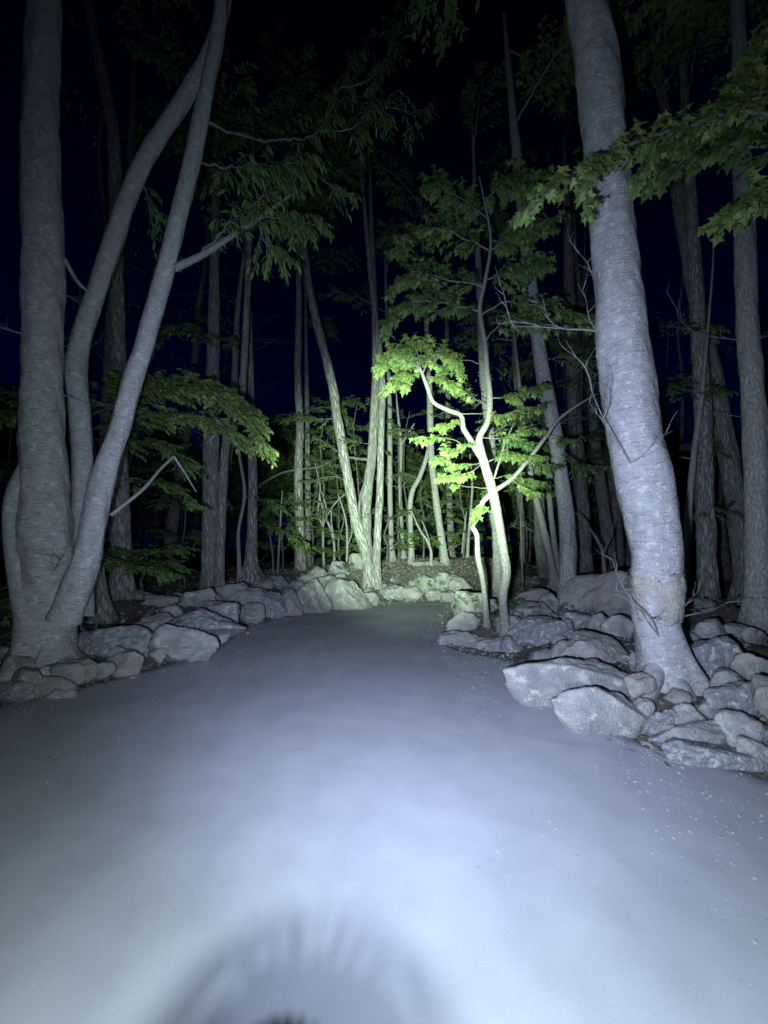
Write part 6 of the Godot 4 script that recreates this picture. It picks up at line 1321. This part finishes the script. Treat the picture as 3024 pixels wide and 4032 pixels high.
func make_grit() -> void:
	# fine gravel lying in drifts on the path
	rng.seed = 4242
	var pebble := rock_mesh(ball(1), Vector3(1.0, 0.6, 0.8), 77)
	rng.seed = 4243
	var places := []
	var tries := 0
	while places.size() < 18000 and tries < 200000:
		tries += 1
		var z := -0.9 - 8.5 * pow(rng.randf(), 1.6)
		var x := rng.randf_range(-3.4, 2.6)
		var drift := smoothstep(-0.1, 0.45, noise.get_noise_2d(x * 0.55 + 7.0, z * 0.55) + 0.5 * noise.get_noise_2d(x * 2.1, z * 2.1 + 5.0))
		var off := off_path(x, z)
		drift += exp(-((x - 0.3) * (x - 0.3) + (z + 4.2) * (z + 4.2)) / 0.9) * smoothstep(-0.05, 0.25, noise.get_noise_2d(x * 2.6, z * 2.6)) + exp(-pow(x + 1.9 + 0.6 * (z + 2.3), 2.0) / 0.02) * clampf(1.0 - absf(z + 2.3), 0.0, 1.0)
		if off > 0.1 or rng.randf() > 0.05 + 0.6 * drift + 0.8 * clampf(1.0 + off / 0.35, 0.0, 1.0): continue
		places.append(Vector3(x, 0.006 + 0.006 * noise.get_noise_2d(x * 0.9 + 40.0, z * 0.9), z))
	var mm := MultiMesh.new()
	mm.transform_format = MultiMesh.TRANSFORM_3D
	mm.use_colors = true
	mm.mesh = pebble
	mm.instance_count = places.size()
	for k in places.size():
		var s := 0.0018 + 0.007 * pow(rng.randf(), 4.0)
		mm.set_instance_transform(k, Transform3D(Basis.from_euler(Vector3(0, rng.randf() * TAU, 0)).scaled(Vector3.ONE * s), places[k]))
		var g := rng.randf_range(0.20, 0.38)
		mm.set_instance_color(k, Color(g, g, g * 1.03))
	var o := MultiMeshInstance3D.new()
	o.name = "path_grit"
	o.multimesh = mm
	o.material_override = M.litter
	add_child(o)
	tag(o, "fine pale gravel lying in drifts on the path", "gravel", "", "stuff")

func make_fallen_branches() -> void:
	rng.seed = 909
	for f in FALLEN:
		var at := Vector3(f[0], ground_at(f[0], f[1]) + 0.03, f[1])
		var o := thing("fallen_branch", f[3], "branch", at, "dead branches lying on the banks")
		var a := rng.randf() * TAU
		var h := Heap.new()
		twiggy(h, Vector3.ZERO, Vector3(cos(a), 0.02, sin(a)), f[2], 0.012, 1)
		part("stick", done(h), M.grey, o)


# ------------------------------------------------------------------ the bicycle below the frame
func ring(h: Heap, radius: float, r: float, n: int, sides: int, knobs: bool) -> void:
	for k in n:
		var a := TAU * k / n
		for j in sides:
			var b := TAU * j / sides
			# a tread tyre is squared across, with ribs that run round it
			var s := sin(b)
			var c := cos(b)
			if knobs:
				s = signf(s) * pow(absf(s), 0.75)
				c = signf(c) * pow(absf(c), 0.6)
			var rr := r
			if knobs and c > 0.2: rr += 0.005 if posmod(int(floor(s * r / 0.0092)), 2) == 0 else 0.0
			h.v.append(Vector3(s * r, sin(a) * (radius + c * rr), cos(a) * (radius + c * rr)))
	for k in n:
		for j in sides:
			var p := k * sides + j
			var q := k * sides + (j + 1) % sides
			var s := ((k + 1) % n) * sides
			h.i.append_array([p, q, s + j, q, s + (j + 1) % sides, s + j])

func bar(o: Node3D, called: String, pts: Array, material: Material, sides := 12) -> MeshInstance3D:
	var h := Heap.new()
	tube(h, spline(pts, 0.05), sides, 0.0, 0.0)
	return part(called, done(h), material, o)

func wheel(o: Node3D, at: Vector3) -> void:
	var w := Node3D.new()
	w.name = "wheel"
	w.position = at
	o.add_child(w, true)
	var h := Heap.new()
	ring(h, 0.283, 0.056, 128, 96, true)
	part("tyre", done(h), M.rubber, w)
	h = Heap.new()
	ring(h, 0.235, 0.02, 64, 10, false)
	part("rim", done(h), M.alloy, w)
	h = Heap.new()
	tube(h, [[Vector3(-0.1, 0, 0), 0.02], [Vector3(0.1, 0, 0), 0.02]], 12, 0.0, 0.0)
	part("hub", done(h), M.alloy, w)
	h = Heap.new()
	for k in 16:
		var a := TAU * k / 16.0
		tube(h, [[Vector3(0.03 if k % 2 else -0.03, 0, 0), 0.0015], [Vector3(0, sin(a) * 0.23, cos(a) * 0.23), 0.0015]], 4, 0.0, 0.0)
	part("spoke", done(h), M.alloy, w)

func make_bicycle(fork_lamp: Vector3, bar_lamp: Vector3) -> void:
	var o := thing("bicycle", "bicycle below the view whose lamps light the path and whose tyre shades it", "bicycle", Vector3(-0.21, 0, -0.30))
	wheel(o, Vector3(0, 0.345, 0))
	wheel(o, Vector3(0, 0.345, 1.12))
	for s in [-1.0, 1.0]: bar(o, "fork", [[s * 0.105, 0.345, 0.0, 0.012], [s * 0.105, 0.6, 0.04, 0.015], [s * 0.09, 0.73, 0.07, 0.017], [0, 0.76, 0.08, 0.017]], M.black_metal)
	bar(o, "stem", [[0, 0.74, 0.08, 0.02], [0, 0.98, 0.16, 0.02], [0, 1.0, 0.24, 0.018]], M.black_metal)
	bar(o, "handlebar", [[-0.33, 1.02, 0.36, 0.013], [-0.12, 1.0, 0.26, 0.013], [0.0, 1.0, 0.25, 0.013], [0.12, 1.0, 0.26, 0.013], [0.33, 1.02, 0.36, 0.013]], M.black_metal)
	bar(o, "frame", [[0, 0.86, 0.12, 0.02], [0, 0.6, 0.4, 0.022], [0, 0.3, 0.66, 0.022], [0, 0.55, 0.74, 0.018], [0, 0.8, 0.82, 0.016]], M.black_metal)
	for s in [-1.0, 1.0]: bar(o, "chain_stay", [[s * 0.02, 0.3, 0.66, 0.012], [s * 0.105, 0.33, 0.9, 0.011], [s * 0.105, 0.345, 1.12, 0.01]], M.black_metal)
	bar(o, "saddle", [[0, 0.84, 0.7, 0.02], [0, 0.85, 0.8, 0.045], [0, 0.85, 0.92, 0.07], [0, 0.84, 0.98, 0.03]], M.rubber)
	# a mudguard of thin bent slats over the front tyre, with two cross straps
	var guard := Node3D.new()
	guard.name = "mudguard"
	guard.position = Vector3(0, 0.345, 0)
	o.add_child(guard)
	for k in 7:
		var x := (k - 3) * 0.0172
		var r := 0.358 - 0.016 * pow(absf(x) / 0.0516, 2.0)
		var g := Heap.new()
		for q in 41:
			var a := deg_to_rad(lerpf(8.0, 128.0, q / 40.0))
			for c in [[-0.0036, 0.0], [0.0036, 0.0], [0.0036, 0.0025], [-0.0036, 0.0025]]: g.v.append(Vector3(x + c[0], sin(a) * (r + c[1]), -cos(a) * (r + c[1])))
		for q in 40:
			for c in 4:
				var e := q * 4 + c
				var f := q * 4 + (c + 1) % 4
				g.i.append_array([e, f, e + 4, f, f + 4, e + 4])
		part("slat", done(g, false), M.black_metal, guard)
	for a in [8.0, 112.0]:
		var c := deg_to_rad(a)
		bar(guard, "strap", [[-0.105, sin(c) * 0.345, -cos(c) * 0.345, 0.004], [-0.05, sin(c) * 0.349, -cos(c) * 0.349, 0.004], [0, sin(c) * 0.360, -cos(c) * 0.360, 0.004], [0.05, sin(c) * 0.349, -cos(c) * 0.349, 0.004], [0.105, sin(c) * 0.345, -cos(c) * 0.345, 0.004]], M.black_metal, 6)
	# lamps
	for l in [[fork_lamp, 0.13, 0.026, "fork_lamp"], [bar_lamp, 0.11, 0.05, "handlebar_lamp"]]:
		var at: Vector3 = l[0] - o.position + Vector3(0, 0, 0.045)
		var body := BoxMesh.new()
		body.size = Vector3(l[1], l[2], 0.05)
		var b := part(l[3], body, M.black_metal, o, at)
		var face := BoxMesh.new()
		face.size = Vector3(l[1] - 0.012, l[2] - 0.008, 0.004)
		part("lens", face, M.glow, b, Vector3(0, 0, -0.0275))
	bar(o, "lamp_bracket", [[0, 0.76, 0.08, 0.008], [0, 0.79, 0.07, 0.008], [0, 0.80, 0.06, 0.008]], M.black_metal)
	bar(o, "lamp_bracket", [[0, 1.0, 0.25, 0.008], [0.03, 1.07, 0.30, 0.008], [0.04, 1.14, 0.34, 0.008]], M.black_metal)
